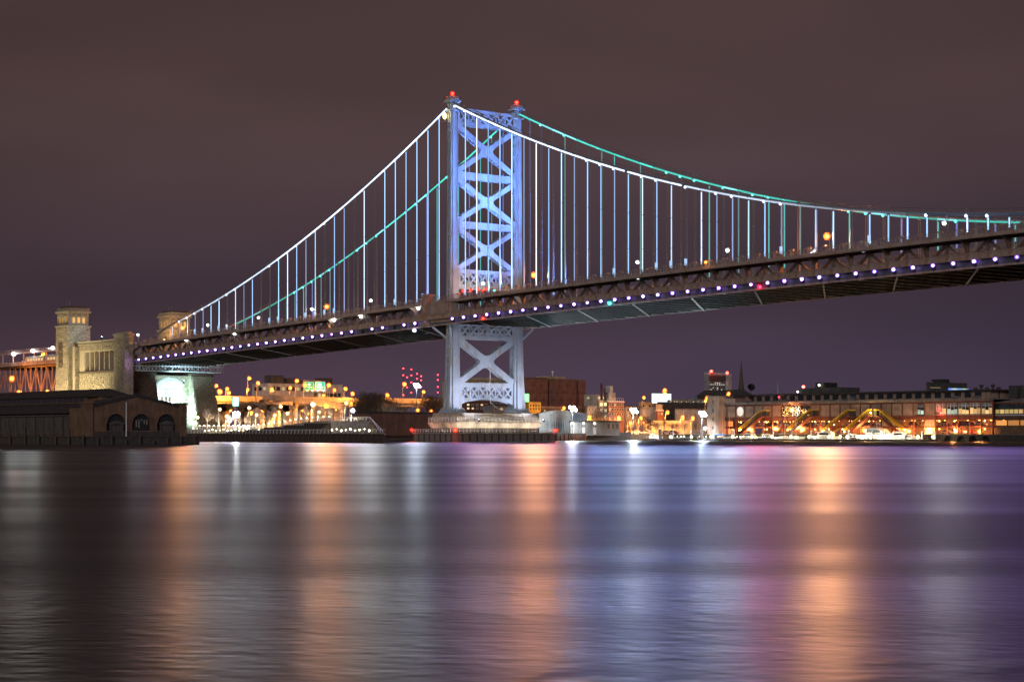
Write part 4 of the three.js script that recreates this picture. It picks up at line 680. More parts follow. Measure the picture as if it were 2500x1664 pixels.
  for (let k = 0; k < 16; k++) { const b = SX - 0.2 - k * 5.5, a = b - 5.3; new MB().box(a, b, qy + 0.6, 7, Z1 - 1.2, Z1 - 1 + (k % 3) * 0.08).build('sliding_door', M.shedPanel, s); new MB().box(a - 0.15, a + 0.05, qy, 7.3, Z1 - 1.2, Z1 - 0.8).build('post', M.shedRoof, s); }
  new MB().box(BACK, SX, 7.2, 7.5, Z1 - 1.3, Z1 - 0.7).build('door_track', M.paleSteel, s);
  const rf = (name, a, b, m = M.shedRoof) => new MB().hexa([...a, ...b]).build(name, m, s);
  const slope = (xa, xb, za, ya, zb, yb) => [[V(xa, ya, za), V(xb, ya, za), V(xb, yb, zb), V(xa, yb, zb)], [V(xa, ya + 0.3, za), V(xb, ya + 0.3, za), V(xb, yb + 0.3, zb), V(xa, yb + 0.3, zb)]];
  rf('roof', ...slope(SX, X1, Z1 + 0.2, E_, ZM, R_)); rf('roof', ...slope(SX, X1, ZM, R_, Z0 - 0.2, E_));
  rf('roof', ...slope(BACK, SX, Z1 + 0.6, 7.8, ZM + 6.5, 10.2)); rf('roof', ...slope(BACK, SX, ZM - 6.5, 10.2, Z0 - 0.5, 7.8));
  const MX = 62; new MB().box(BACK, MX, 10, 12, ZM - 6.4, ZM + 6.4).build('monitor_wall', M.shedWall, s);
  for (let k = 0; k < 22; k++) new MB().box(MX - 1 - k * 3.2 - 2.8, MX - 1 - k * 3.2, 10.7, 11.8, ZM + 6.4, ZM + 6.46).build('window', M.glassDark, s);
  rf('roof', ...slope(BACK, MX, ZM + 7, 12, ZM, 13.9)); rf('roof', ...slope(BACK, MX, ZM, 13.9, ZM - 7, 12)); new MB().hexa([V(MX, 12, ZM + 7), V(MX + 6, 12, ZM + 5), V(MX + 6, 12, ZM - 5), V(MX, 12, ZM - 7), V(MX, 14.2, ZM + 0.2), V(MX + 0.2, 14.2, ZM + 0.2), V(MX + 0.2, 14.2, ZM - 0.2), V(MX, 14.2, ZM - 0.2)]).build('roof_hip', M.shedRoof, s);
  new MB().box(MX, MX + 5.5, 10, 12, ZM - 5, ZM + 5).build('monitor_end', M.shedWall, s);
  const fp = thing('flagpole', 'thin white pole before the gable of the dark pier shed', 'pole', V(X1 + 1.2, qy, onX(302, X1)));
  new MB().cyl(0, 0, hgt(981, far(X1, 175)) - qy, 0, 0.13, 6, 0.09).build('shaft', M.frameWhite, fp); new MB().cyl(0, 0, 0.3, 0, 0.3, 8).build('base', M.frameWhite, fp);
}

// ---------------------------------------------------------------- park pier left of the tower: timber wall, lower deck, rising terrace, trees
const G = (px, Z) => { const p = at(px, HY, Z); p.y = LAND; return p; };
function bareTree(h, seedN, spread = 1, density = 1) {
  const keep = seed; seed = seedN * 7919 + 13; const trunk = new MB(), crown = new MB(), th = h * 0.36;
  trunk.tube([V(0, 0, 0), V(rr(-0.05, 0.05), th * 0.5, 0), V(0, th, rr(-0.1, 0.1)), V(rr(-0.1, 0.1), h * 0.72, 0), V(rr(-0.2, 0.2), h, rr(-0.2, 0.2))], (t) => lerp(0.2, 0.03, t) * h / 7, 6);
  const br = (p, d, len, r, depth) => {
    const mid = p.clone().addScaledVector(d, len * 0.5).add(V(rr(-1, 1), rr(0, 1), rr(-1, 1)).multiplyScalar(len * 0.07)), end = p.clone().addScaledVector(d, len).add(V(0, len * 0.12, 0));
    crown.tube([p, mid, end], (t) => lerp(r, r * 0.5, t), 4, false);
    if (depth > 0) for (let k = 0; k < 4; k++) { const b = [mid, end, end, mid][k]; const nd = d.clone().add(V(rr(-0.8, 0.8), rr(0.1, 0.7), rr(-0.8, 0.8))).normalize(); br(b, nd, len * rr(0.45, 0.62), r * 0.55, depth - 1); }
  };
  const n = Math.round(22 * density);
  for (let k = 0; k < n; k++) { const f = (k + 0.5) / n, y = lerp(th, h * 0.96, f), a = k * 2.4 + rr(-0.4, 0.4), L = h * spread * lerp(0.3, 0.1, f); br(V(0, y, 0), V(Math.cos(a), rr(0.35, 0.7) + f * 0.8, Math.sin(a)).normalize(), L, (0.05 + 0.02 * (h < 8)) * h / 7, 2); }
  seed = keep; return { trunk: trunk.geo(), crown: crown.geo() };
}
{
  const ZF = 80, A = onZ(440, ZF), B = onZ(938, ZF), TOP = 2.5;
  const p = thing('park_pier', 'long park pier with dark timber wall and lit terrace', 'pier', V(0, 0, 0));
  const BB = onZ(938, 52), E0 = onZ(903, 70), E1 = onZ(934, 70), E2 = onZ(905, 56), slab = (y0, y1, q) => new MB().hexa([y0, y1].flatMap((y) => [V(-90, y, ZF + q), V(B + q, y, ZF + q), V(BB + q, y, 52 - q), V(-90, y, 52 - q)]));
  slab(-2, TOP - 0.1, 0).build('pier_block', M.timber, p); slab(TOP - 0.1, TOP + 0.2, 0.3).build('edge_beam', M.timber, p);
  for (let k = 0; k < 40; k++) new MB().cyl(lerp(A, B, k / 39), -1, TOP - 0.15, ZF + 0.15, 0.22, 6).build('pile', M.timber, p);
    new MB().box(-90, E1 - 0.2, TOP + 0.2, TOP + 0.3, 69, ZF).build('lower_deck', M.paving, p); new MB().box(A, B - 22, TOP + 0.3, TOP + 0.4, 71, 77).build('lawn', M.lawn, p);
  // terrace ramp rising to the river end
  const rampY = (x) => lerp(4.1, 6.6, smooth(0.35, 0.95, (x - A) / (E2 - A)));
  for (let k = 0; k < 20; k++) { const a = lerp(A - 8, E2, k / 20), b = lerp(A - 8, E2, (k + 1) / 20); new MB().hexa([V(a, TOP, 70.5), V(b, TOP, 70.5), V(b, TOP, 56), V(a, TOP, 56), V(a, rampY(a), 70.5), V(b, rampY(b), 70.5), V(b, rampY(b), 56), V(a, rampY(a), 56)]).build('terrace_ramp', M.paving, p); }
  for (let j = 0; j < 5; j++) new MB().box(lerp(A, E2, 0.3 + j * 0.13), E2 - 0.3, TOP + 0.3 + j * 0.62, TOP + 0.92 + j * 0.62, 70.5, 76 - j * 1.1).build('seating_step', M.timber, p);
  const rail = (name, x0, x1, z, yf, n, h = 1.15) => { const r = new MB(); for (let k = 0; k < n; k++) { const a = lerp(x0, x1, k / n), b = lerp(x0, x1, (k + 1) / n); r.beam(V(a, yf(a), z), V(a + 0.35, yf(a) + h, z), 0.1, 0.08); for (const q of [0.5, 0.8]) r.beam(V(a + q * 0.35, yf(a) + h * q, z), V(b + q * 0.35, yf(b) + h * q, z), 0.03, 0.03); r.beam(V(a + 0.35, yf(a) + h, z), V(b + 0.35, yf(b) + h, z), 0.09, 0.09); } return r.build(name, M.frameWhite, p); };
  rail('railing', A - 10, B - 0.5, ZF - 0.3, () => TOP + 0.3, 62); rail('railing', A - 8, E0, 70.2, rampY, 62); rail('railing', A - 8, E2, 56.5, rampY, 40);
  const r2 = new MB(); for (const q of [0, 1]) r2.beam(V(q ? E2 : E0, 7.6, q ? 56 : 70), V(q ? E2 + 5 : E1, 3.6, q ? 56 : 70), 0.12, 0.12); for (let k = 0; k < 7; k++) r2.beam(V(lerp(E0, E1, k / 6), lerp(6.5, 2.6, k / 6), 70), V(lerp(E0, E1, k / 6), lerp(7.6, 3.6, k / 6), 70), 0.08, 0.08); r2.build('stair_rail', M.frameWhite, p);
  for (let k = 0; k < 12; k++) new MB().hexa([0, 1].flatMap((q) => { const y = q ? lerp(6.4, 2.7, (k + 1) / 12) : TOP; return [V(lerp(E0, E1, k / 12), y, 70.3), V(lerp(E0, E1, (k + 1) / 12), y, 70.3), V(lerp(E2, E2 + 5, (k + 1) / 12), y, 56), V(lerp(E2, E2 + 5, k / 12), y, 56)]; })).build('stair_step', M.timber, p);
  // deck lamps in two rows
  for (let k = 0; k < 40; k++) { const x = lerp(A + 2, E1 - 5, k / 39); put('deck_lamp', new THREE.SphereGeometry(k > 29 && k % 2 ? 0.26 : 0.17, 8, 6), glow(1, 0.82, 0.5, 22), p, V(x, TOP + 1.15 + 0.2 * (k % 3), k > 29 ? 71.4 : 71.8)); if (k % 4 === 1) { pointLight(p, V(x, TOP + 1.4, 73.5), WARM, 26); beamLight(p, V(x, TOP + 1.2, ZF - 1), V(TW[0], -0.05, TW[1]), WARM, 40, 0.9, 8); } }
  for (let k = 0; k < 26; k++) { const x = lerp(A - 4, E2 - 1, k / 25); put('deck_lamp', new THREE.SphereGeometry(0.15, 8, 6), glow(1, 0.85, 0.55, 16), p, V(x, rampY(x) + 1.3, 70.6)); if (k % 4 === 2) pointLight(p, V(x, rampY(x) + 1.6, 68), WARM, 40); }
  // trees: trunks at columns read off the picture
  const va = [1, 2, 3, 4].map((k) => bareTree(7.2, k)), cols = [[473, 1041, 0.8], [505, 1000, 1.1], [534, 1012, 1], [559, 1015, 0.9], [583, 1020, 0.9], [611, 1024, 0.85], [639, 1010, 1], [667, 996, 1.1], [693, 1010, 0.95], [721, 1005, 0.95], [749, 993, 1.1], [779, 995, 1.1], [808, 998, 1.05], [836, 990, 1.15], [655, 1030, 0.7], [599, 1027, 0.7]].sort((a, b) => a[0] - b[0]);
  cols.forEach(([px, py, sc], i) => {
    const z = i % 2 ? 63 : 66, x = onZ(px, z), y = rampY(x), v = va[i % 4], t = thing('bare_tree', `leafless young tree on the park pier terrace, ${ORD[i]} from the left`, 'tree', V(x, y, z), 'bare trees along the park pier');
    put('trunk', v.trunk, M.litBark, t); put('crown', v.crown, M.litBark, t); for (const q of t.children) q.rotation.y = i * 1.7; const H = (hgt(py, far(x, z)) - y) / 7.2; t.scale.setScalar(Math.max(0.6, H));
    beamLight(t, V(2.4, 0.6, 2.4), V(-0.5, 0.75, -0.55), [1, 0.72, 0.42], 60, 0.75, 8);  // added uplight without a fixture brightens the tree
  });
  // tall lamps of the pier
  [[474, 1032.8, 'c'], [553, 1015.7, 'n'], [536, 999, 'n'], [608, 995.5, 'n'], [626, 1012.6, 'n'], [684.8, 992, 'n'], [701.5, 1009, 'n'], [763.3, 987.6, 'w'], [779, 1005.5, 'n'], [845, 983.6, 'n'], [861, 1002, 'w'], [578, 1012, 'B'], [482, 1019, 'n']].sort((a, b) => a[0] - b[0]).forEach(([px, py, k], i) => {
    const z = 60, x = onZ(px, z), Z = far(x, z), y = rampY(x), H = hgt(py, Z) - y, c = k === 'n' ? [1, 0.82, 0.52] : k === 'c' ? COOL : WHITE, big = k === 'B';
    const t = thing('park_lamp', `${big ? 'dazzling white' : k === 'n' ? 'warm white' : 'cool white'} lamp post on the park pier, ${ORD[i]} from the left`, 'street lamp', V(x, y, z), 'lamp posts on the park pier');
    new MB().tube([V(-0.9, 0, 0), V(-0.9, H * 0.6, 0), V(-0.6, H * 0.9, 0), V(0, H + 0.15, 0)], 0.09, 6).build('pole', M.paleSteel, t);
    if (big) { for (let q = 0; q < 4; q++) put('lamp', new THREE.SphereGeometry(0.62, 12, 9), glow(...WHITE, 60), t, V(q * 1.1 - 1.6, H + (q % 2) * 0.8 - 0.4, (q % 2) * 0.6)); new MB().cbox(0, H - 0.9, 0, 4.4, 0.2, 0.3).build('crossarm', M.paleSteel, t); }
    else lampBall(t, V(0, H, 0), k === 'n' ? [1, 0.68, 0.32] : c, 24, k === 'n' ? 0.34 : 0.42, 1.8);
    downLight(t, V(0.6, H - 1, big ? 1 : 0.4), c, big ? 1800 : 700, V(-0.3, -1, 0.1), big ? 1.4 : 1.15); if (big || k !== 'n') beamLight(t, V(TW[0] * 2.4, H, TW[1] * 2.4), RIVERWARD, c, big ? 4200 : 900, 0.9, 12);
  });
}

// ---------------------------------------------------------------- city behind the waterfront
function house(name, label, cat, o) {                 // a block whose river corner stands at column c: south face from l to c, river face from c to r
  const Z = o.Z, cp = at(o.c, HY, Z), xc = cp.x, zc = cp.z, xl = o.l < o.c - 0.5 ? onZ(o.l, zc) : xc - (o.deep || 18), zr = onX(o.r, xc), y1 = hgt(o.top, Z), y0 = o.base ?? LAND - 0.5, m = o.m || M.greyWall;
  const t = thing(name, label, cat, V(xc, y0, zc)), H = y1 - y0, X = xl - xc, R = zr - zc;
  const w = new MB().box(X, 0, 0, H, R, 0).build('wall', m, t);
  if (o.para !== 0) { const q = o.para || 0.5; new MB().box(X - 0.15, 0.15, H, H + q * 0.4, R - 0.15, 0.15).box(X, X + 0.3, H + q * 0.4, H + q, R, 0).box(-0.3, 0, H + q * 0.4, H + q, R, 0).box(X + 0.3, -0.3, H + q * 0.4, H + q, -0.3, 0).build('parapet', o.cap || m, t); }
  const win = (face, n, ya, yb, f0, f1, fill, lit, k = 1, frame = M.frameWhite, col = [1, 0.72, 0.36]) => {   // a row of windows between rows ya and yb of the picture
    const b = hgt(yb, Z) - y0, a = hgt(ya, Z) - y0;
    for (let i = 0; i < n; i++) {
      const c = lerp(f0, f1, (i + 0.5) / n), hw = ((f1 - f0) / n) * fill * 0.5 * Math.abs(face === 'E' ? R : X), on = typeof lit === 'string' ? lit[i % lit.length] === '#' : rnd() < lit;
      const u = (face === 'E' ? R : X) * c, e = Math.min(0.18, hw * 0.25);
      const f = face === 'E' ? new MB().box(0, 0.08, b, a, u - hw, u + hw) : new MB().box(u - hw, u + hw, b, a, 0, 0.08);
      const F_ = f.build('window', frame, t);
      (face === 'E' ? new MB().box(0.08, 0.1, b + e, a - e, u - hw + e, u + hw - e) : new MB().box(u - hw + e, u + hw - e, b + e, a - e, 0.08, 0.1)).build(on ? 'lit_pane' : 'pane', on ? glow(...col, +(k * rr(0.6, 1.1)).toFixed(1)) : M.glassDark, F_);
    }
  };
  return { t, X, R, H, y0, Z, xc, zc, win, w };
}
const cityLamps = [];
function cityLamp(px, py, Z, k, desc, o = {}) { cityLamps.push({ px, py, Z, k, desc, o }); }
{
  // elevated highway that follows the river bank, and its ramps
  const HX = -332, hw = thing('elevated_highway', 'long elevated concrete highway lit orange behind the waterfront', 'highway', V(HX, 0, 0));
  const za = onX(470, HX), zb = onX(1520, HX), n = 26, top = 21.6;
  for (let k = 0; k < n; k++) {
    const a = lerp(za, zb, (k + 1) / n), b = lerp(za, zb, k / n);
    new MB().box(-12, 0, 18.9, 20, a, b).box(-9, -1, 17.2, 18.9, a, b).build('girder_span', M.concrete, hw); new MB().box(-0.35, 0, 20, top, a + 0.06, b - 0.06).build('parapet_panel', M.concrete, hw);
    if (k % 2) { new MB().frust(15, -7, -5, a - 0.9, a + 0.9, 17.2, -12, -0.5, a - 1, a + 1).box(-7, -5, 0, 15, a - 0.9, a + 0.9).build('pier', M.concrete, hw); }
  }
  const rp = thing('highway_ramp', 'concrete ramp curving down before the elevated highway', 'ramp', V(0, 0, 0));
  const c = [[655, 963], [690, 966], [730, 970], [770, 975], [810, 981], [850, 989]].map(([px, py]) => at(px, py, 880));
  for (let k = 0; k + 1 < c.length; k++) { const a = c[k], b = c[k + 1]; new MB().beam(V(a.x - 4, a.y - 1.4, a.z), V(b.x - 4, b.y - 1.4, b.z), 8, 2).beam(V(a.x, a.y - 0.5, a.z), V(b.x, b.y - 0.5, b.z), 0.4, 1.6).build('ramp_span', M.concrete, rp); if (k < 4) new MB().box(a.x - 5, a.x - 3, 0, a.y - 2.4, a.z - 1, a.z + 1).frust(a.y - 5, a.x - 5, a.x - 3, a.z - 1, a.z + 1, a.y - 2.4, a.x - 7.5, a.x - 0.5, a.z - 1, a.z + 1).build('pier', M.concrete, rp); }
  const lo = thing('lower_ramp', 'lower ramp with wide beams under the elevated highway, left end', 'ramp', V(0, 0, 0));
  { const a = at(535, 985, 850), b = at(700, 979, 880); new MB().beam(V(a.x, a.y - 1, a.z), V(b.x, b.y - 1, b.z), 9, 1.8).build('ramp_span', M.concrete, lo); for (const px of [545, 600, 655, 695]) { const p = at(px, 980, 862); new MB().box(p.x - 1, p.x + 1, 0, p.y - 1.5, p.z - 1.6, p.z + 1.6).frust(p.y - 4.5, p.x - 1, p.x + 1, p.z - 2, p.z + 2, p.y - 1.6, p.x - 1, p.x + 1, p.z - 7, p.z + 7).build('pier', M.concrete, lo); } }
  // sign gantry with two green signs, a lit sign lower on the left
  const gz = onX(770, HX), gn = thing('sign_gantry', 'highway gantry with two glowing green direction signs', 'road sign', V(HX - 2, 20, gz)), gZ = far(HX, gz);
  const zz = (px) => onX(px, HX) - gz, yy = (py) => hgt(py, gZ) - 20;
  const fr = new MB(); for (const px of [745.5, 799]) fr.cbox(0, yy(929) / 2, zz(px), 0.35, yy(929), 0.35); fr.cbox(0, yy(929), zz(772), 0.35, 0.35, Math.abs(zz(745.5) - zz(799))); fr.cbox(0, yy(953.5), zz(772), 0.3, 0.3, Math.abs(zz(745.5) - zz(799))); fr.build('frame', M.paleSteel, gn);
  for (const [a, b, c] of [[747.5, 770, [0.02, 0.42, 0.2]], [772.5, 797.5, [0.04, 0.62, 0.48]]]) {
    const w = Math.abs(zz(a) - zz(b)), h = yy(931.5) - yy(952), cv = document.createElement('canvas'); cv.width = 128; cv.height = 112; const g = cv.getContext('2d');
    g.fillStyle = c[2] > 0.3 ? '#12b48c' : '#0c9a58'; g.fillRect(0, 0, 128, 112); g.strokeStyle = '#e8fff4'; g.lineWidth = 4; g.strokeRect(4, 4, 120, 104); g.fillStyle = '#e8fff4';
    g.beginPath(); g.moveTo(64, 16); g.lineTo(86, 24); g.lineTo(82, 48); g.lineTo(64, 58); g.lineTo(46, 48); g.lineTo(42, 24); g.closePath(); g.fill(); g.fillRect(30, 66, 68, 9); g.beginPath(); g.moveTo(52, 84); g.lineTo(76, 84); g.lineTo(64, 102); g.closePath(); g.fill();
    const tx = new THREE.CanvasTexture(cv); tx.colorSpace = THREE.SRGBColorSpace; const m = new THREE.MeshStandardMaterial({ color: 0x0a8a55, map: tx, emissive: 0xffffff, emissiveMap: tx, emissiveIntensity: c[2] > 0.3 ? 1.5 : 1.1, roughness: 0.5 }); m.name = 'sign_face';
    const pg = new THREE.PlaneGeometry(w, h); pg.rotateY(Math.PI / 2); const zc = (zz(a) + zz(b)) / 2, yc = (yy(931.5) + yy(952)) / 2; put('sign_panel', pg, m, gn, V(0.32, yc, zc));
    new MB().cbox(0.22, yc, zc, 0.16, h, w).build('sign_back', M.paleSteel, gn);
    for (const q of [-0.28, 0.28]) put('sign_lamp', bulbGeo, glow(...(c[2] > 0.3 ? [0.6, 1, 0.9] : [0.9, 0.9, 0.4]), 14), gn, V(1.1, yc - h / 2 - 0.3, zc + q * w));
  }
  { const p = at(574, 980, 840), t = thing('lit_sign', 'glowing pale turquoise sign under the highway, left of the park lamps', 'sign', V(p.x, LAND, p.z)), H = p.y - LAND; new MB().cbox(-0.3, H / 2, 0, 0.4, H, 0.4).cbox(-0.3, H + 2.6, -5, 0.35, 0.35, 11).build('post', M.paleSteel, t); new MB().cbox(0, H, 0, 0.5, 4.4, 3.4).build('housing', M.darkSteel, t); new MB().cbox(0.3, H, 0, 0.1, 4, 3).build('sign_lamp', glow(0.45, 1, 0.85, 2), t); pointLight(t, V(1.5, H, 0), [0.4, 1, 0.85], 120); }
  // buildings behind the highway
  let h = house('factory_building', 'long white factory building with rows of windows behind the highway', 'building', { l: 615, c: 655, r: 836, top: 937, Z: 1120, m: M.whiteWall });
  h.win('E', 9, 943, 953, 0.03, 0.62, 0.72, '..#..#...', 0.9, M.frameDark); h.win('S', 3, 943, 953, 0.1, 0.9, 0.7, '#..', 0.9, M.frameDark); h.win('E', 7, 957, 968, 0.6, 0.98, 0.75, '.#.....', 0.8, M.frameDark);
  for (const [f, w, hh] of [[0.1, 9, 5.5], [0.32, 6, 4], [0.5, 14, 3], [0.78, 8, 4.5]]) new MB().box(h.X * 0.7, h.X * 0.3, h.H, h.H + hh, h.R * f - w, h.R * f).build('roof_plant', M.roof, h.t);
  h = house('mill_building', 'low pale building seen between the legs of the bridge tower', 'building', { l: 1080, c: 1128, r: 1246, top: 929, Z: 1180, m: M.creamWall, cap: M.paleRoof }); new MB().box(h.X * 0.8, h.X * 0.2, h.H, h.H + 2.4, h.R * 0.95, h.R * 0.35).build('roof_plant', M.creamWall, h.t); h.win('E', 10, 934, 944, 0.02, 0.98, 0.6, 0.1, 0.5, M.frameDark);
  h = house('brick_building', 'low brick building with lit windows seen under the tower arch', 'building', { l: 1098, c: 1134, r: 1196, top: 981, Z: 900, m: M.darkBrick }); h.win('E', 5, 985, 990, 0.05, 0.95, 0.55, '#..#.', 1.6); h.win('E', 5, 994, 999, 0.05, 0.95, 0.55, '##...', 1.6); h.win('S', 3, 986, 991, 0.1, 0.9, 0.5, '.#.', 1.2);
  h = house('grey_building', 'grey flat roofed building right of the brick one under the tower arch', 'building', { l: 1180, c: 1200, r: 1262, top: 990, Z: 880, m: M.greyWall, cap: M.roof }); h.win('E', 4, 995, 1001, 0.05, 0.95, 0.5, '.#..', 1.2);
  // brick hall of several blank volumes
  h = house('brick_hall', 'large windowless red brick hall right of the bridge tower', 'building', { l: 1272, c: 1288, r: 1337, top: 923.5, Z: 960, m: M.brick, cap: M.darkBrick });
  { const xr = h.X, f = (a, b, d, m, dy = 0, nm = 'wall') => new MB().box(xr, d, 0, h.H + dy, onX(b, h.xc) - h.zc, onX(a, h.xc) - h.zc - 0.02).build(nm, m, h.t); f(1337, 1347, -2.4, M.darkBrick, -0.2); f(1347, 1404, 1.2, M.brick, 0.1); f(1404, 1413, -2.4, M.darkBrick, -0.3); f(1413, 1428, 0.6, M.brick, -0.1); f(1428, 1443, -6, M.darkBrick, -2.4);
    for (let k = 0; k < 7; k++) for (const [a, b, d] of [[1288.2, 1337, 0], [1347.2, 1404, 1.2], [1413.2, 1428, 0.6]]) new MB().box(d, d + 0.12, h.H * (0.1 + 0.13 * k), h.H * (0.1 + 0.13 * k) + 0.18, onX(b, h.xc) - h.zc + 0.15, onX(a, h.xc) - h.zc - 0.15).build('brick_course', M.darkBrick, h.t);
    new MB().box(xr + 4, -8, h.H, h.H + 1.5, onX(1384, h.xc) - h.zc, onX(1333, h.xc) - h.zc).build('penthouse', M.creamWall, h.t); for (let k = 0; k < 5; k++) new MB().box(-8, -7.9, h.H + 0.2, h.H + 1.2, onX(1360 + k * 4.6, h.xc) - h.zc - 0.6, onX(1357 + k * 4.6, h.xc) - h.zc).build('window', M.frameDark, h.t);
    new MB().cyl(-10, h.H, h.H + 4, onX(1379, h.xc) - h.zc, 0.2).ball(-10, h.H + 4, onX(1379, h.xc) - h.zc, 0.7).build('vent', M.frameWhite, h.t); }
  { const p = at(1283, 971, 880), t = thing('lit_sign', 'square glowing green sign just right of the bridge tower', 'sign', V(p.x, LAND, p.z)), H = p.y - LAND; new MB().cbox(-0.4, H / 2, 0, 0.5, H, 0.5).build('post', M.darkSteel, t); new MB().cbox(0, H, 0, 0.7, 4.4, 4.2).build('housing', M.signGreen, t); new MB().cbox(0.4, H, 0, 0.12, 3.7, 3.5).build('sign_lamp', glow(0.3, 1, 0.3, 2.2), t); pointLight(t, V(2, H, 0), GREEN, 60); }
  h = house('yellow_house', 'small yellow house with dark windows right of the tower pier', 'house', { l: 1284, c: 1291, r: 1320, top: 984, Z: 790, m: M.yellowWall }); h.win('E', 4, 987, 992, 0.04, 0.96, 0.5, 0, 1, M.frameDark); h.win('E', 4, 995, 1000, 0.04, 0.96, 0.5, 0, 1, M.frameDark);
  h = house('storehouse', 'low dark storehouse with a pale roof edge behind the white warehouse', 'building', { l: 1319, c: 1322, r: 1432, top: 995, Z: 800, m: M.roof, cap: M.paleRoof }); h.win('E', 6, 1000, 1004, 0.02, 0.6, 0.4, '#..#..', 1.3, M.frameDark);
  // white warehouse with a bowed roof, annex
  h = house('white_warehouse', 'white warehouse with a shallow arched roof and grid window by the tower pier', 'warehouse', { l: 1306, c: 1316, r: 1430, top: 1009, Z: 712, m: M.whiteWall, para: 0, deep: 20 });
  { const s = new THREE.Shape(); s.moveTo(0, 0); s.quadraticCurveTo(-h.R / 2, 2.6, -h.R, 0); s.closePath(); const g = new THREE.ExtrudeGeometry(s, { depth: Math.abs(h.X), bevelEnabled: false }); g.rotateY(Math.PI / 2); g.translate(h.X, h.H, 0); put('bow_roof', g, M.whiteWall, h.t);
    const a = onX(1343, h.xc) - h.zc, b = onX(1377, h.xc) - h.zc, y0 = hgt(1048, 715) - h.y0, y1 = hgt(1029, 715) - h.y0; const f = new MB().box(0, 0.1, y0, y1, b, a).build('grid_window', M.glassDark, h.t); const bars = new MB(); for (let k = 0; k <= 8; k++) bars.cbox(0.13, (y0 + y1) / 2, lerp(a, b, k / 8), 0.1, y1 - y0, 0.2); for (let k = 0; k <= 6; k++) bars.cbox(0.13, lerp(y0, y1, k / 6), (a + b) / 2, 0.1, 0.16, Math.abs(b - a)); bars.build('frame', M.frameWhite, f);
    new MB().box(0, 0.3, 0, h.H, onX(1430, h.xc) - h.zc, onX(1398, h.xc) - h.zc).build('painted_light_panel', M.blueWall, h.t); }  // bluish lamp light on this wall part, put in as wall colour
  h = house('annex', 'low pale annex with three door lamps right of the white warehouse', 'building', { l: 1390, c: 1393, r: 1514, top: 1030, Z: 706, m: M.greyWall, cap: M.roof, deep: 9 }); h.win('E', 1, 1035, 1048, 0.47, 0.51, 0.8, 0, 1); h.win('E', 3, 1034, 1046, 0.72, 0.99, 0.45, 0, 1, M.frameDark);
  for (const [px, i] of [[1397, 0], [1425, 1], [1452, 2]]) { const z = onX(px, h.xc) - h.zc; new MB().box(0, 0.12, 0.5, 3.2, z - 0.7, z + 0.7).build('door', M.frameWhite, h.t); cityLamp(px, 1033, 703, 'd', `door lamp on the pale annex, ${ORD[i]} of three from the left`); }
  // apartment houses
  h = house('white_house', 'tall white house with two lit rooms on top, left of the brick apartments', 'house', { l: 1427, c: 1456, r: 1483, top: 965, Z: 860, m: M.whiteWall }); h.win('E', 2, 967, 974, 0.06, 0.94, 0.6, '##', 1.5); h.win('S', 1, 967, 974, 0.55, 0.8, 0.9, '#', 0.8);
  h = house('stair_tower', 'pale stair tower with three storeys of bright windows', 'building', { l: 1457, c: 1462, r: 1484, top: 979, Z: 800, m: M.creamWall }); for (let k = 0; k < 3; k++) h.win('E', 2, 982 + 15.5 * k, 991 + 15.5 * k, 0.05, 0.95, 0.75, '##', 2, M.frameWhite, [1, 0.82, 0.4]);
  h = house('grey_house', 'grey low house with three narrow windows below the white house', 'house', { l: 1428, c: 1433, r: 1460, top: 993, Z: 790, m: M.blueWall }); h.win('E', 3, 1007, 1016, 0.08, 0.92, 0.4, '#..', 0.7); h.win('E', 3, 996, 1002, 0.08, 0.92, 0.4, 0, 1);
  h = house('brick_apartments', 'red brick apartment block with four rows of white framed windows', 'apartment block', { l: 1481, c: 1485, r: 1524, top: 981, Z: 800, m: M.brick, cap: M.frameWhite }); for (let k = 0; k < 4; k++) h.win('E', 6, 984 + 11.4 * k, 991.5 + 11.4 * k, 0.03, 0.97, 0.58, ['..#...', '#.....', '......', '#.#.#.'][k], 0.8);
  { const pt = new MB(); pt.box(h.X, -2, h.H + 0.5, h.H + 4.2, h.R * 0.55, -1.5).box(h.X, -4, h.H + 4.2, h.H + 7, h.R * 0.4, -2); pt.build('roof_storey', M.whiteWall, h.t); const rl = new MB(); for (let k = 0; k <= 8; k++) rl.cbox(-0.4, h.H + 1, h.R * k / 8, 0.1, 1.2, 0.1); rl.cbox(-0.4, h.H + 1.6, h.R / 2, 0.1, 0.1, Math.abs(h.R)); rl.build('railing', M.frameWhite, h.t); for (const [f, q] of [[0.08, 1.6], [0.3, -0.6], [0.5, 0.4], [0.62, -1]]) new MB().box(-6, -5, h.H - 0.5, h.H + 6.5 + q, h.R * f - 0.55, h.R * f).build('chimney', M.darkBrick, h.t); }
  h = house('pale_house', 'pale terraced house with balconies right of the brick apartments', 'house', { l: 1522, c: 1527, r: 1566, top: 993, Z: 830, m: M.whiteWall, cap: M.roof }); h.win('E', 4, 996, 1004, 0.05, 0.95, 0.55, '..#.', 0.8); h.win('E', 4, 1008, 1016, 0.05, 0.95, 0.55, '#...', 0.8);
  h = house('office_block', 'tan office block with a flat top behind the blank white block', 'building', { l: 1560, c: 1565, r: 1608, top: 983, Z: 930, m: M.creamWall }); h.win('E', 5, 988, 993, 0.05, 0.95, 0.45, '.#...', 0.9, M.frameDark);
  h = house('blank_block', 'blank white block in front of the tan office block', 'building', { l: 1562, c: 1567, r: 1603, top: 995.5, Z: 830, m: M.whiteWall });
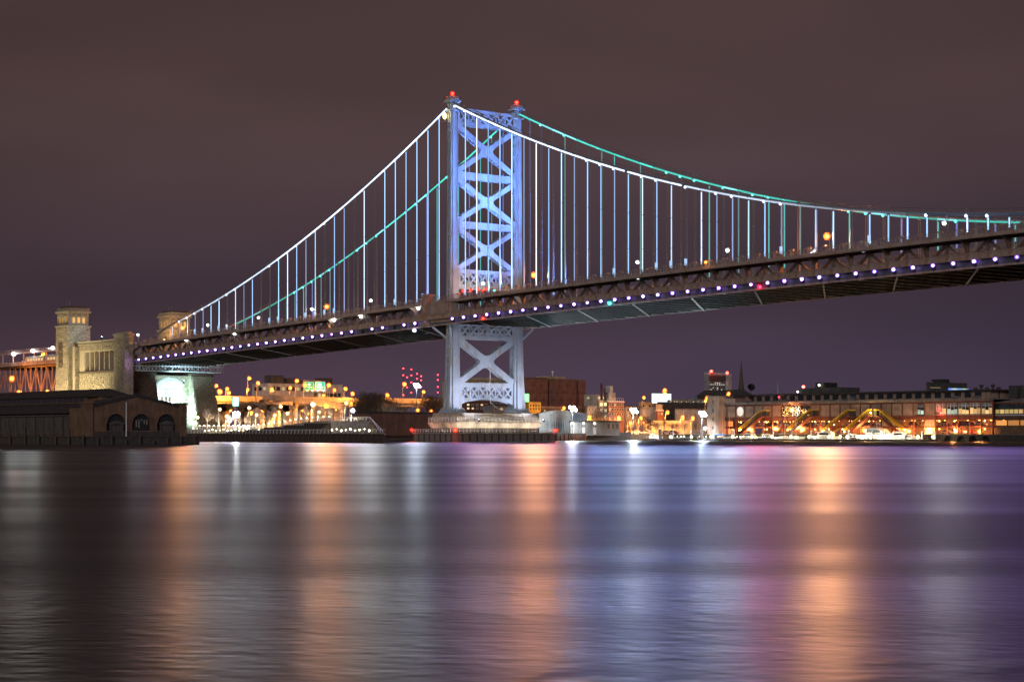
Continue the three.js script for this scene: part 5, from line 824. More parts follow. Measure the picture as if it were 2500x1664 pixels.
  h = house('brick_house', 'small brick house with a white top storey beside the blank white block', 'house', { l: 1601, c: 1604, r: 1621, top: 1003, Z: 820, m: M.brick, cap: M.frameWhite }); h.win('E', 2, 1007, 1012, 0.1, 0.9, 0.5, '.#', 0.9); new MB().box(h.X, -0.8, h.H + 0.5, h.H + 3, h.R, 0).build('top_storey', M.whiteWall, h.t);
  h = house('dark_hall', 'long hall with a dark pitched roof behind the marina', 'building', { l: 1600, c: 1612, r: 1738, top: 994, Z: 880, m: M.roof, para: 0 }); new MB().hexa([V(h.X, h.H, 0), V(0, h.H, 0), V(0, h.H, h.R), V(h.X, h.H, h.R), V(h.X / 2 - 0.1, h.H + 2.6, 0), V(h.X / 2 + 0.1, h.H + 2.6, 0), V(h.X / 2 + 0.1, h.H + 2.6, h.R), V(h.X / 2 - 0.1, h.H + 2.6, h.R)]).build('roof', M.roof, h.t); for (let k = 0; k < 4; k++) new MB().box(h.X * 0.7, h.X * 0.4, h.H + 1.5, h.H + 3.6, h.R * (0.2 + 0.2 * k) - 1.4, h.R * (0.2 + 0.2 * k)).build('dormer', M.greyWall, h.t);
  h = house('row_house', 'white row house with small windows, lit orange at its left end', 'house', { l: 1648, c: 1651, r: 1733, top: 998, Z: 850, m: M.whiteWall, cap: M.roof }); h.win('E', 4, 1002, 1010, 0.62, 0.98, 0.45, '..#.', 0.8);
  h = house('marina_shed', 'low white wall building behind the bare marina trees', 'building', { l: 1586, c: 1590, r: 1690, top: 1029, Z: 800, m: M.whiteWall, deep: 8 }); h.win('E', 1, 1034, 1050, 0.17, 0.24, 0.9, '#', 1.2);
  h = house('terrace_building', 'long pale building with a row of lit windows right of the white billboard', 'building', { l: 1636, c: 1642, r: 1738, top: 976, Z: 1150, m: M.creamWall }); h.win('E', 16, 978.5, 983.5, 0.02, 0.98, 0.5, '##.#.##.#.#', 0.9); new MB().box(h.X, -1, h.H, h.H + 2.8, h.R * 0.66, h.R * 0.58).build('stair_head', M.blueWall, h.t);
  // billboard
  { const p = at(1615, 972, 900), a = onX(1591.5, p.x), b = onX(1638.5, p.x), t = thing('billboard', 'blank glaring white billboard above the dark roofs', 'billboard', V(p.x, LAND, p.z)), y0 = hgt(984, 900) - LAND, y1 = hgt(960.5, 900) - LAND, w = new MB(); for (const f of [0.2, 0.5, 0.8]) w.cbox(-0.4, y0 / 2, lerp(a, b, f) - p.z, 0.5, y0, 0.5); w.build('post', M.darkSteel, t); new MB().box(-0.3, 0, y0 - 0.3, y1 + 0.3, b - p.z - 0.3, a - p.z + 0.3).build('frame', M.darkSteel, t); new MB().box(0, 0.1, y0, y1, b - p.z, a - p.z).build('screen', glow(0.8, 0.97, 1, 1.6), t); }
  // tower block, spire
  h = house('tower_block', 'pale high-rise tower block with lit middle storeys and red beacons', 'tower block', { l: 1720, c: 1731, r: 1772, top: 913, Z: 1500, m: M.greyWall, cap: M.whiteWall, para: 1.5 });
  for (let k = 0; k < 11; k++) h.win('E', 7, 920.5 + k * 4.05, 923.2 + k * 4.05, 0.06, 0.95, 0.6, ['.......', '.......', '.......', '..###..', '#######', '.......', '.#.#...', '#..#.#.', '...#...', '.....##', '####...'][k], 1.3, M.frameDark, [0.85, 0.95, 0.7]);
  new MB().box(h.X, 0.3, h.H - 5.5, h.H - 1, h.R + 0.3, -0.2).build('top_band', M.roof, h.t); { const z1 = onX(1784.5, h.xc) - h.zc, z0 = onX(1776, h.xc) - h.zc; new MB().box(h.X, -2, 0, h.H - 1, z0, h.R).build('recess', M.roof, h.t); new MB().box(h.X, 1, 0, h.H + 0.5, z1, z0).build('wing', M.whiteWall, h.t); for (let k = 0; k < 9; k++) new MB().box(-2, -1.9, h.H - 8 - k * 5, h.H - 5 - k * 5, z0 + 0.6, z0 + 2.2).build('lit_window', glow(0.9, 0.95, 0.7, k === 3 || k === 4 || k === 5 ? 1.4 : 0.5), h.t);
    for (const [px, py] of [[1737, 906], [1776, 910]]) { const t = thing('beacon', `red beacon on the ${px < 1750 ? 'left' : 'right'} corner of the tower block roof`, 'beacon', at(px, py, 1498)); new MB().cbox(0, -1, 0, 0.4, 1.8, 0.4).build('post', M.darkSteel, t); put('lamp', new THREE.SphereGeometry(1.15, 10, 8), glow(1, 0.03, 0.02, 24), t); pointLight(t, V(1.6, -0.2, 0.8), RED, 22); } }
  { const p = at(1810, HY, 1250), t = thing('church', 'brown church with a tall slender spire behind the pier building', 'church', V(p.x, LAND, p.z)), e = (py) => hgt(py, 1250) - LAND; new MB().box(-2.2, 2.2, 0, e(962), -2.2, 2.2).build('tower', M.brownAndShadedStone, t); const sp = new MB(); sp.tube([V(0, e(962), 0), V(0, e(944), 0), V(0, e(882), 0)], (q) => [2.9, 1.75, 0.12][Math.round(q * 2)], 8); sp.build('spire', M.brownAndShadedStone, t); new MB().cbox(0, e(878.5), 0, 0.25, 2.4, 0.25).cbox(0, e(879), 0, 0.25, 0.25, 1.2).build('cross', M.paleSteel, t);
    const z0 = onX(1790, p.x + 6) - p.z, z1 = onX(1838, p.x + 6) - p.z; new MB().hexa([V(-30, 0, z0), V(6, 0, z0), V(6, 0, z1), V(-30, 0, z1), V(-30, e(967), z0), V(6, e(967), z0), V(6, e(967), z1), V(-30, e(967), z1)]).build('nave', M.darkBrick, t); new MB().hexa([V(-30, e(967), z0 + 1), V(6.6, e(967), z0 + 1), V(6.6, e(967), z1 - 1), V(-30, e(967), z1 - 1), V(-30, e(951), (z0 + z1) / 2 + 0.2), V(6.6, e(951), (z0 + z1) / 2 + 0.2), V(6.6, e(951), (z0 + z1) / 2 - 0.2), V(-30, e(951), (z0 + z1) / 2 - 0.2)]).build('roof', M.roof, t); }
  // dark office with a screen, roof clutter beyond the pier building
  h = house('dark_office', 'dark office building with a glowing blue screen behind the pier roof', 'building', { l: 2262, c: 2266, r: 2362, top: 935, Z: 900, m: M.roof, deep: 30 }); h.win('E', 1, 944, 947, 0.05, 0.32, 1, '#', 0.5, M.frameDark); h.win('E', 1, 952.5, 955.5, 0.05, 0.3, 1, '#', 0.8, M.frameDark); new MB().box(h.X, -6, h.H, h.H + 1.2, h.R * 0.6, h.R * 0.38).box(h.X, -8, h.H + 1.2, h.H + 2.2, h.R * 0.58, h.R * 0.42).build('roof_plant', M.blackish, h.t); new MB().box(0, 0.3, hgt(958, 900) - h.y0, hgt(945.5, 900) - h.y0, onX(2367, h.xc) - h.zc, onX(2313, h.xc) - h.zc).build('screen_frame', M.blackish, h.t);
  { const cv = document.createElement('canvas'); cv.width = 128; cv.height = 32; const g = cv.getContext('2d'); const gr = g.createLinearGradient(0, 0, 128, 0); gr.addColorStop(0, '#5a86ff'); gr.addColorStop(0.3, '#d8f0ff'); gr.addColorStop(0.55, '#7fb0ff'); gr.addColorStop(0.8, '#cfe9a8'); gr.addColorStop(1, '#3c5cff'); g.fillStyle = gr; g.fillRect(0, 0, 128, 32); const tx = new THREE.CanvasTexture(cv); tx.colorSpace = THREE.SRGBColorSpace; const m = new THREE.MeshStandardMaterial({ color: 0, emissive: 0xffffff, emissiveMap: tx, emissiveIntensity: 0.9 }); m.name = 'screen_picture'; const za2 = onX(2314, h.xc) - h.zc, zb2 = onX(2366, h.xc) - h.zc, ya = hgt(946, 900) - h.y0, yb = hgt(957.5, 900) - h.y0, pg = new THREE.PlaneGeometry(Math.abs(za2 - zb2), ya - yb); pg.rotateY(Math.PI / 2); put('screen', pg, m, h.t, V(0.35, (ya + yb) / 2, (za2 + zb2) / 2)); }
  // dark warehouse at the water, left of the tower
  h = house('brick_warehouse', 'long low brick warehouse at the water left of the bridge tower', 'warehouse', { l: 868, c: 874, r: 1130, top: 1009.5, Z: 668, m: M.darkBrick, cap: M.shedRoof, para: 0.8 }); for (let k = 0; k < 9; k++) new MB().box(0, 0.2, 0, h.H, h.R * (k + 0.5) / 9 - 0.3, h.R * (k + 0.5) / 9 + 0.3).build('pilaster', M.darkBrick, h.t); new MB().box(0, 0.12, 0.5, 5, h.R * 0.2, h.R * 0.14).build('loading_door', M.shedPanel, h.t); new MB().box(0, 0.15, h.H * 0.55, h.H * 0.58, h.R, 0).build('string_course', M.shedPanel, h.t);
  // bulkheads along the bank
  struct('bulkhead_wall', new MB().box(-66, SHORE + 1, -1.5, 2.9, -76, 70).geo(), M.darkStone, 'dark bulkhead wall along the bank beside the tower pier');
  { const t = thing('rusty_bulkhead', 'rusty red sheet piling right of the tower fender', 'bulkhead', V(0, 0, 0)), x = -40, z0 = onX(1343, x), z1 = onX(1432, x); new MB().box(-66, x - 0.3, -1.5, 2.8, z1, z0).build('fill', M.darkStone, t); for (let k = 0; k < 18; k++) { const a = lerp(z0, z1, k / 18), b = lerp(z0, z1, (k + 0.8) / 18); new MB().box(x - 0.3, x + (k % 2) * 0.35, -1, 2.6 - 0.3 * (k % 3), b, a).build('sheet_pile', k % 3 ? M.redSteel : M.darkStone, t); }
    const u = thing('dark_quay', 'dark stone quay block between the sheet piling and the marina', 'quay', V(0, 0, 0)), y0 = onX(1433, -46), y1 = onX(1541, -46); new MB().box(-90, -46, -1.5, 3.2, y1, y0).build('block', M.darkStone, u); for (const y of [0.6, 1.7, 2.8]) new MB().box(-46, -45.75, y, y + 0.4, y1, y0).build('waling', M.timber, u); new MB().box(-75, -50, 3.2, 6.3, onX(1512, -50), onX(1436, -50)).build('hut_wall', M.shedWall, u); }
  // radio masts with red lamps far off
  [[984.5, [899, 915.5, 937, 964]], [993.7, [920.6, 945]], [1004, [901.5, 916, 933, 958]], [1018, [912, 924, 948]], [1028, [918, 928, 944]], [1068.8, [914.7, 927, 944, 957.5]]].forEach(([px, ys], i) => {
    const p = at(px, HY, 2400), t = thing('radio_mast', `thin radio mast with red lamps far left of the tower, ${ORD[i]} from the left`, 'radio mast', V(p.x, LAND, p.z), 'radio masts with red lamps'), H = hgt(ys[0], 2400) - LAND, w = new MB(); for (const q of [0, 2.1, 4.2]) w.tube([V(Math.cos(q) * 1.1, 0, Math.sin(q) * 1.1), V(Math.cos(q) * 0.25, H, Math.sin(q) * 0.25)], 0.12, 4); for (let y = 3; y < H; y += 4) w.cbox(0, y, 0, 1.4 * (1 - y / H) + 0.4, 0.12, 1.4 * (1 - y / H) + 0.4); w.build('lattice', M.darkSteel, t);
    ys.forEach((y) => put('lamp', new THREE.SphereGeometry(0.95, 8, 6), glow(1, 0.05, 0.07, 7), t, V(0, hgt(y, 2400) - LAND, 0)));
  });
  // dense bare trees by the warehouse and a tree dressed in white lights
  const big = bareTree(13, 9, 1.5, 2.4), big2 = bareTree(12, 11, 1.6, 2.2);
  [[880, 978, 770], [898, 974, 790], [917, 972, 800], [930, 979, 790], [949, 983, 780], [905, 985, 760], [1045, 976, 800], [1062, 984, 800]].forEach(([px, py, Z], i) => { const p = G(px, Z), t = thing('bare_tree', `tall dense leafless tree behind the brick warehouse, ${i < 6 ? ORD[i] + ' of the left clump' : i === 6 ? 'left of the tower leg' : 'beside the tower leg'}`, 'tree', p, 'tall bare trees behind the warehouse'); put('trunk', i % 2 ? big.trunk : big2.trunk, M.twig, t); put('crown', i % 2 ? big.crown : big2.crown, M.twig, t); t.rotation.y = i; t.scale.setScalar((hgt(py, Z) - LAND) / 12.6); });
  { const p = G(951, 740), t = thing('lit_tree', 'spreading bare tree dressed in white lights above the brick warehouse', 'tree', p), v = bareTree(9.4, 21, 2.1, 2); put('trunk', v.trunk, M.bark, t); put('crown', v.crown, M.bark, t); const k = new MB(); for (let q = 0; q < 150; q++) { const a = rr(0, 6.28), r = 4.4 * Math.sqrt(rnd()), y = 5.6 + rr(0, 1) * 3.6 * (1 - (r / 5.2) ** 2); k.add(new THREE.OctahedronGeometry(0.1), new THREE.Matrix4().makeTranslation(r * Math.cos(a), y, r * Math.sin(a))); } tag(k.build('string_light', glow(1, 0.75, 0.62, 5), t), null, null, null, 'stuff'); pointLight(t, V(2, 6, 2), [1, 0.8, 0.65], 60); }
  // street lamps: columns and rows read off the picture, each standing on the highway or on the ground
  for (const [px, py] of [[527.5, 940.8], [535.8, 955.8], [554, 948.4], [558, 958.6], [607.6, 923], [629.4, 934.4], [724, 929], [743.8, 939.6], [802, 939.6], [843, 948.4], [860.7, 960.5], [944.6, 963.9], [987, 937], [1033.7, 956], [1366.5, 963], [1417, 967], [1572, 970]]) cityLamp(px, py, 0, 'h', 'orange street lamp on the elevated highway');
  for (const [px, py] of [[789.4, 964.6], [797.3, 990], [857.6, 984.3], [562, 1002], [529, 1011.4], [597, 1014.5], [612.8, 1007], [640.4, 1001.4], [670, 1013], [683.6, 1012], [1052, 1002.6], [1020, 1001], [950, 988]]) cityLamp(px, py, px > 930 ? 800 : 868, 'g', 'orange street lamp on the ground left of the tower');
  for (const [px, py] of [[645, 1018], [665, 1022], [705, 1003], [725, 990], [738, 1002], [752, 1010], [820, 1000], [835, 1004], [590, 990], [548, 1008], [518, 1022], [575, 985]]) cityLamp(px, py, 862 + (px % 7), 's', 'small amber lamp under the elevated highway');
  for (const [px, py] of [[604.5, 950], [663.4, 949.6], [708.6, 946], [816.3, 951]]) cityLamp(px, py, 1075, 'g', 'orange street lamp before the white factory building');
  for (const [px, py, Z] of [[1377, 995.7, 760], [1439.5, 1018, 740], [1510.8, 1020, 740], [1565, 1019.5, 760], [1630, 1006, 780], [1692, 1020, 780], [1539.5, 1031.6, 760], [1667, 1018, 790]]) cityLamp(px, py, Z, 'g', 'orange street lamp among the houses right of the tower');
  for (const [px, py, Z] of [[1727.9, 970.9, 760], [1779.5, 960.4, 800], [1623.5, 952.7, 905]]) cityLamp(px, py, Z, 'g', 'orange lamp above the roofs left of the pier building');
  cityLamp(1016.4, 943.5, 860, 'B', 'dazzling white floodlight mast left of the tower'); cityLamp(1397, 1000, 700, 'B', 'dazzling white floodlight mast above the white warehouse'); cityLamp(1546, 1005, 730, 'B', 'dazzling white floodlight mast at the left end of the marina'); cityLamp(1714, 1013, 725, 'B', 'dazzling white floodlight mast beside the pier building');
  cityLamp(1722, 1045, 745, 'w', 'white lamp at the foot of the pink stair tower'); 
}
{
  const cnt = {}; const tot = {};
  cityLamps.forEach((l) => { tot[l.desc] = (tot[l.desc] || 0) + 1; });
  cityLamps.sort((a, b) => a.px - b.px).forEach(({ px, py, Z, k, desc }) => {
    let p, base = LAND; if (k === 'h') { const x = -329.5, z = onX(px, x); Z = far(x, z); p = V(x, hgt(py, Z), z); base = LAND; } else p = at(px, py, Z);
    if (k === 'd') base = p.y - 0.4; const i = (cnt[desc] = (cnt[desc] ?? -1) + 1), H = p.y - base, c = k === 'B' || k === 'w' ? WHITE : k === 'd' ? [1, 0.95, 0.75] : ORANGE;
    const t = thing(k === 'B' ? 'floodlight_mast' : k === 'd' ? 'door_lamp' : 'street_lamp', tot[desc] > 1 ? `${desc}, ${ORD[i]} from the left` : desc, 'street lamp', V(p.x, base, p.z), tot[desc] > 1 ? desc.replace(/^(\w+) street lamp/, '$1 street lamps') : undefined), q = new MB();
    if (k === 'd') q.cbox(-0.4, H, 0, 0.8, 0.12, 0.2).build('bracket', M.darkSteel, t); else if (k === 'B') q.cyl(0, 0, H - 0.5, 0, 0.22, 7, 0.14).cbox(0, H - 0.5, 0, 0.3, 0.25, 4).build('pole', M.darkSteel, t); else q.tube([V(-1.6, 0, 0), V(-1.6, H * 0.7, 0), V(-1.2, H * 0.95, 0), V(0, H + 0.1, 0)], 0.1, 5).build('pole', M.paleSteel, t);
    if (k === 'B') for (let j = 0; j < 4; j++) put('lamp', new THREE.SphereGeometry(0.55, 12, 9), glow(...(px < 1100 || px > 1380 ? COOL : WHITE), 60), t, V(0.5, H + (j % 2) * 0.9, (j - 1.5) * 0.9));
    else lampBall(t, V(0, H, 0), c, k === 'd' ? 20 : k === 'w' ? 30 : 9, k === 'd' ? 0.27 : k === 's' ? 0.34 : k === 'w' ? 0.45 : (Z > 880 ? 0.62 : 0.52) * rr(0.85, 1.2), 1.75);
    if (k === 'd') pointLight(t, V(1.3, H - 0.3, 0.4), c, 55);
    else if (k === 'B') { downLight(t, V(1.4, H - 1.4, 0.6), COOL, px > 1500 ? 3200 : 1100, V(-0.75, -0.8, 0), 1.25); beamLight(t, V(TW[0] * 2, H, TW[1] * 2), RIVERWARD, COOL, 7500, 0.75, 14); }
    else downLight(t, V(k === 'h' ? 3.4 : 1.2, H - 1.1, 0), c, { h: 1300, g: px > 1300 ? 2800 : 2100, w: 700, s: 700 }[k], k === 'h' ? V(-1, -0.75, 0) : V(-0.7, -0.8, 0), 1.25);
  });
}

// ---------------------------------------------------------------- long two-storey garage and restaurant building on the pier, right
{
  const z = -142, XL = onZ(1754, z), XR = onZ(2425, z), N = 27, W = (XR - XL) / N, GF = 2.5, q = thing('pier_quay', 'stone pier with small arches below the garage building', 'pier', V(0, 0, 0));
  const qs = new THREE.Shape(); qs.moveTo(-60, -2); qs.lineTo(130, -2); qs.lineTo(130, 2.3); qs.lineTo(-60, 2.3); qs.closePath();
  for (const px of [2316, 2347, 2376, 2408]) { const x = onZ(px, z + 2), h = new THREE.Path(); h.moveTo(x - 1.7, -1); h.lineTo(x + 1.7, -1); h.lineTo(x + 1.7, 0.2); h.absarc(x, 0.2, 1.7, 0, Math.PI); h.closePath(); qs.holes.push(h); }
  const qg = new THREE.ExtrudeGeometry(qs, { depth: 1.6, bevelEnabled: false }); qg.translate(0, 0, z + 0.6); put('quay_wall', qg, M.darkStone, q);
  new MB().box(-60, 130, -2, 2.2, z - 60, z + 0.5).build('quay_core', M.blackish, q); new MB().box(-60, 130, 2.3, GF, z - 60, z + 2.4).build('quay_deck', M.concrete, q);
  const g = thing('pier_building', 'long red and tan pier building with open parking floors', 'building', V(XL, GF, z)), D = 26, x = (k) => k * W, L = N * W;
  new MB().box(0, L, 2.25, 3, -D, -0.3).box(0, L, 5.1, 5.4, -D, -0.3).build('floor_slab', M.redSteel, g);
  new MB().box(0, L, 0, 12, -D - 0.4, -D).build('rear_wall', M.panel, g);
  new MB().box(-0.4, L + 0.4, 11.9, 12.3, -D, 0.9).box(-0.4, L + 0.4, 11.4, 11.9, 0.2, 0.7).build('roof', M.paleRoof, g);
  for (let k = 0; k <= N; k++) new MB().box(x(k) - 0.2, x(k) + 0.2, 0, 11.4, -0.4, 0.22).build('column', M.redSteel, g);
  for (let k = 0; k < N; k++) {
    const a = x(k) + 0.2, b = x(k + 1) - 0.2;
    new MB().box(a, b, 10.8, 11.4, -0.25, 0.05).build('top_band', M.redSteel, g); new MB().box(a, b, 5.1, 6.6, -0.25, 0.1).build('middle_band', M.redSteel, g); new MB().box(a, b, 2.3, 2.9, -0.25, 0).build('floor_beam', M.redSteel, g);
    const glass = [7, 8, 9].includes(k), win = k >= 22, half = k === 20;
    if (!glass && !win && !half) { const p = new MB().box(a, b, 6.6, 10.8, -0.2, -0.05); for (let i = 1; i < 12; i++) p.box(lerp(a, b, i / 12) - 0.035, lerp(a, b, i / 12) + 0.035, 6.6, 10.8, -0.05, 0.01); p.build('wall_panel', M.panel, g); }
    if (glass || win || half) {
      const gl = new MB().box(a, b, 6.6, 10.8, -0.16, -0.1).build('window', M.glassDark, g), f = new MB(); for (let i = 0; i <= 3; i++) f.cbox(lerp(a, b, i / 3), 8.7, 0, 0.1, 4.2, 0.12); for (const y of [6.7, 8.3, 10, 10.7]) f.cbox((a + b) / 2, y, 0, b - a, 0.1, 0.12); f.build('frame', win ? M.frameWhite : M.frameDark, gl);
      if (win || half) { for (let i = 0; i < 3; i++) new MB().box(lerp(a, b, i / 3) + 0.1, lerp(a, b, (i + 1) / 3) - 0.1, 7, rr(8.2, 9.2), -0.09, -0.06).build('lit_pane', glow(...(half || k === 23 ? [0.6, 0.8, 0.62] : [1, 0.6, 0.22]), +rr(0.4, 1.2).toFixed(1)), gl); new MB().box(a + 0.1, b - 0.1, 9.4, 10.5, -0.09, -0.07).build('blind', M.blueWall, gl); }
      else { const sl = new MB(); for (let i = 0; i < 75; i++) sl.add(new THREE.OctahedronGeometry(rr(0.05, 0.13)), new THREE.Matrix4().makeTranslation(rr(a + 0.2, b - 0.2), 6.9 + rr(0, 1) * (k === 9 ? 2.4 : 3.7), rr(-0.02, 0.12))); tag(sl.build('string_light', glow(...(k === 8 ? [1, 0.85, 0.6] : [1, 0.55, 0.14]), 7), gl), null, null, null, 'stuff'); }
    }
    if (half) new MB().box(a, a + 1.7, 6.6, 10.8, -0.05, 0.02).build('wall_panel', M.panel, g);
    if ([17, 18, 21].includes(k)) new MB().box(a, b, 2.9, 5.1, -0.2, -0.05).build('wall_panel', M.panel, g); if (k === 21) new MB().box(a, b, 0, 2.3, -0.2, -0.05).build('wall_panel', M.panel, g); if (k === 17 || k === 18) { new MB().box(a, b, 0, 2.3, -6.2, -6).build('inner_wall', M.panel, g); }
    if (k === 18) new MB().box(a + 2, a + 3.2, 0, 2.1, -6, -5.9).build('door', M.redSteel, g);
    if (![17, 18, 21].includes(k)) { const r = new MB(); for (const y of [3.3, 3.7]) r.cbox((a + b) / 2, y, -0.15, b - a, 0.06, 0.06); r.build('guard_rail', M.redSteel, g); }
    // sodium lamps under the slabs
    if (k !== 18) { for (const [y, cd] of [[2.05, 210], [4.85, 170]]) { const zz = -3 - (k % 4) * 2.2; put('ceiling_lamp', new THREE.SphereGeometry(0.2, 8, 6), glow(1, 0.42, 0.1, 26), g, V((a + b) / 2, y - 0.25, zz)); pointLight(g, V((a + b) / 2, y - 0.25, zz), [1, 0.34, 0.1], cd); } }
    for (let i = 0; i < 3; i++) put('ceiling_lamp', new THREE.SphereGeometry(0.12, 6, 5), glow(1, 0.45, 0.12, 14), g, V(lerp(a, b, (i + 0.5) / 3), 4.85, -4 - 5 * (i % 3)));
  }
  for (const [px, py, s] of [[1837, 1050, 1], [1896, 1046, 1.3], [1960, 1049, 1.2], [2011, 1050, 0.8], [2112, 1051, 1], [2220, 1052, 0.9], [2272, 1052, 1.6], [2335, 1052.5, 1], [2394, 1053, 1], [1748, 1039, 1.4], [1935, 1001, 1.1]]) { const zz = py < 1010 ? 0.6 : -0.7, X = onZ(px, z + zz) - XL, Y = hgt(py, far(X + XL, z + zz)) - GF; lampBall(g, V(X, Y, zz), [1, 0.5, 0.13], 14, +(0.45 * s).toFixed(2), 1.9, 'wall_lamp'); pointLight(g, V(X, Y, zz + 1.6), [1, 0.42, 0.14], 300 * s); beamLight(g, V(X + 0.6, Y, zz + 1.4), RIVERWARD, [1, 0.45, 0.14], 110 * s, 0.9, 8); }
  // clerestory set back on the roof, clutter
  new MB().box(6, L - 8, 12.3, 15.2, -22, -9).build('clerestory', M.panel, g); new MB().box(4, L - 6, 15.2, 15.6, -23, -7.5).build('clerestory_roof', M.roof, g); for (let k = 0; k < 26; k++) new MB().box(8 + k * 4.4, 10.8 + k * 4.4, 12.9, 14.8, -9, -8.9).build('window', M.glassDark, g);
  for (let k = 0; k < 16; k++) { const X = rr(4, L - 4), w = rr(1, 2.6); new MB().box(X, X + w, 12.3, 12.3 + rr(0.5, 1.1), -6 - rr(0, 1.2), -4.4).build('roof_vent', M.paleRoof, g); }
  new MB().box(onZ(1953, z - 10) - XL, onZ(2056, z - 10) - XL, 15.6, 17.6, -20, -10).build('roof_house', M.roof, g); new MB().box(onZ(1987, z - 10) - XL, onZ(2010, z - 10) - XL, 17.6, 19.6, -18, -11).build('roof_house', M.blackish, g);
  put('roof_lamp', new THREE.SphereGeometry(0.35, 8, 6), glow(1, 0.95, 0.7, 14), g, V(onZ(1998.5, z - 10) - XL, 18.6, -10.4)); put('roof_lamp', new THREE.SphereGeometry(0.3, 8, 6), glow(1, 0.95, 0.85, 14), g, V(onZ(1950, z - 10) - XL, 16.3, -9.6)); put('roof_lamp', new THREE.SphereGeometry(0.3, 8, 6), glow(1, 0.03, 0.05, 10), g, V(onZ(1900, z - 6) - XL, 14.3, -6.5));
  for (let k = 0; k < 5; k++) { const X = onZ(2383 + k * 14, z - 14) - XL; new MB().cyl(X, 12, 15.6 + (k % 2), -14, 0.5, 8).ball(X, 16 + (k % 2), -14, 0.8, 0.7).build('roof_fan', M.roof, g); }
  for (const px of [2464, 2492]) { const X = onZ(px, z - 12) - XL; new MB().box(X, X + 3.2, 12, 16.8, -15, -12).build('cooling_unit', M.roof, g); }
  // antenna frame on the ridge, dish, steaming vent
  { const X = onZ(1899.5, z - 12), t = thing('antenna', 'thin antenna on splayed struts on the pier building roof', 'antenna', V(X, GF + 15.6, z - 12)), H = hgt(932, far(X, z - 12)) - GF - 15.6; new MB().cyl(0, 0, H, 0, 0.1, 5, 0.05).build('mast', M.frameWhite, t); new MB().beam(V(-3.4, 0, 0), V(0, 2.8, 0), 0.16, 0.16).beam(V(3.4, 0, 0), V(0, 2.8, 0), 0.16, 0.16).build('strut', M.paleSteel, t); }
  { const X = onZ(1834, z - 14), t = thing('satellite_dish', 'dark satellite dish against the sky beside the church roof', 'satellite dish', V(X, GF + 15.6, z - 14)); const d = new MB(); d.tube([V(0, 2.4, 0), V(0.5, 2.9, 0.4), V(0.9, 3.1, 0.7)], (q) => lerp(0.1, 1.5, q), 14, false); d.build('reflector', M.roof, t); new MB().cyl(0, 0, 2.4, 0, 0.12, 6).beam(V(0, 2.4, 0), V(1.7, 3.8, 1.3), 0.1, 0.1).build('mount', M.darkSteel, t); }
  { const X = onZ(1962, z - 16), t = thing('red_rooftop_lamp', 'red lamp glowing in steam on the pier building roof', 'lamp', V(X, hgt(944, far(X, z - 16)), z - 16)); new MB().cyl(0, -2, -0.3, 0, 0.15, 6).build('post', M.darkSteel, t); put('lamp', new THREE.SphereGeometry(0.6, 10, 8), glow(1, 0.1, 0.08, 10), t); }
  // second building at the right edge
  const e = thing('pier_annex', 'darker annex with a lit glass storey at the right edge of the pier', 'building', V(XR, GF, z - 1)), EL = 34;
  new MB().box(0, EL, 0, 4.8, -24, 0).build('wall', M.shedWall, e); new MB().box(0, EL, 4.9, 6.3, -24, -0.2).build('middle_band', M.darkBrick, e); new MB().box(0, EL, 6.3, 10.2, -24, -0.4).build('window', M.glassDark, e); new MB().box(-0.2, EL, 10.2, 10.7, -24, 0.5).build('eave', M.redSteel, e); new MB().hexa([V(-0.2, 10.7, 0.4), V(EL, 10.7, 0.4), V(EL, 10.7, -24), V(-0.2, 10.7, -24), V(-0.2, 11.2, -4), V(EL, 15, -4), V(EL, 15, -24), V(-0.2, 11.2, -24)]).build('roof', M.paleRoof, e);
  for (let k = 0; k < 10; k++) { new MB().box(k * 1.9 + 0.1, k * 1.9 + 1.7, 7, 8.4, -0.4, -0.36).build('lit_pane', glow(1, rr(0.55, 0.75), 0.25, +rr(0.15, 0.9).toFixed(1)), e); new MB().box(k * 1.9 - 0.08, k * 1.9 + 0.08, 6.3, 10.2, -0.4, -0.28).build('mullion', M.frameDark, e); } new MB().box(0, EL, 6.3, 6.6, -0.4, -0.2).build('sill', M.frameWhite, e);
  for (let k = 0; k < 4; k++) { new MB().box(0.6 + k * 5, 5 + k * 5, 3, 4.7, 0, 0.05).build('lit_pane', glow(1, 0.4, 0.1, k === 0 ? 0.9 : 0.5), e); }
  // signs
  { const X = onZ(1808, z + 0.1) - XL, s = new THREE.CircleGeometry(1.75, 40), cv = document.createElement('canvas'); cv.width = cv.height = 256; const c = cv.getContext('2d'); c.fillStyle = '#f2efe6'; c.beginPath(); c.arc(128, 128, 128, 0, 7); c.fill(); c.strokeStyle = '#c9a58a'; c.lineWidth = 7; for (const r of [96, 74, 52, 32]) { c.beginPath(); c.ellipse(138, 140, r, r * 0.82, 0.5, -0.6, 3.6); c.stroke(); } const tx = new THREE.CanvasTexture(cv); tx.colorSpace = THREE.SRGBColorSpace; const m = new THREE.MeshStandardMaterial({ map: tx, emissive: 0xffffff, emissiveMap: tx, emissiveIntensity: 0.42, roughness: 0.6 }); m.name = 'round_sign'; const t = thing('round_sign', 'round white sign with a swirl on the left part of the pier building', 'sign', V(XL + X, GF + 8.8, z)); put('sign_face', s, m, t, V(0, 0, 0.24)); const c2 = new THREE.CylinderGeometry(1.85, 1.85, 0.2, 32); c2.rotateX(Math.PI / 2); put('sign_box', c2, M.frameWhite, t, V(0, 0, 0.12)); }
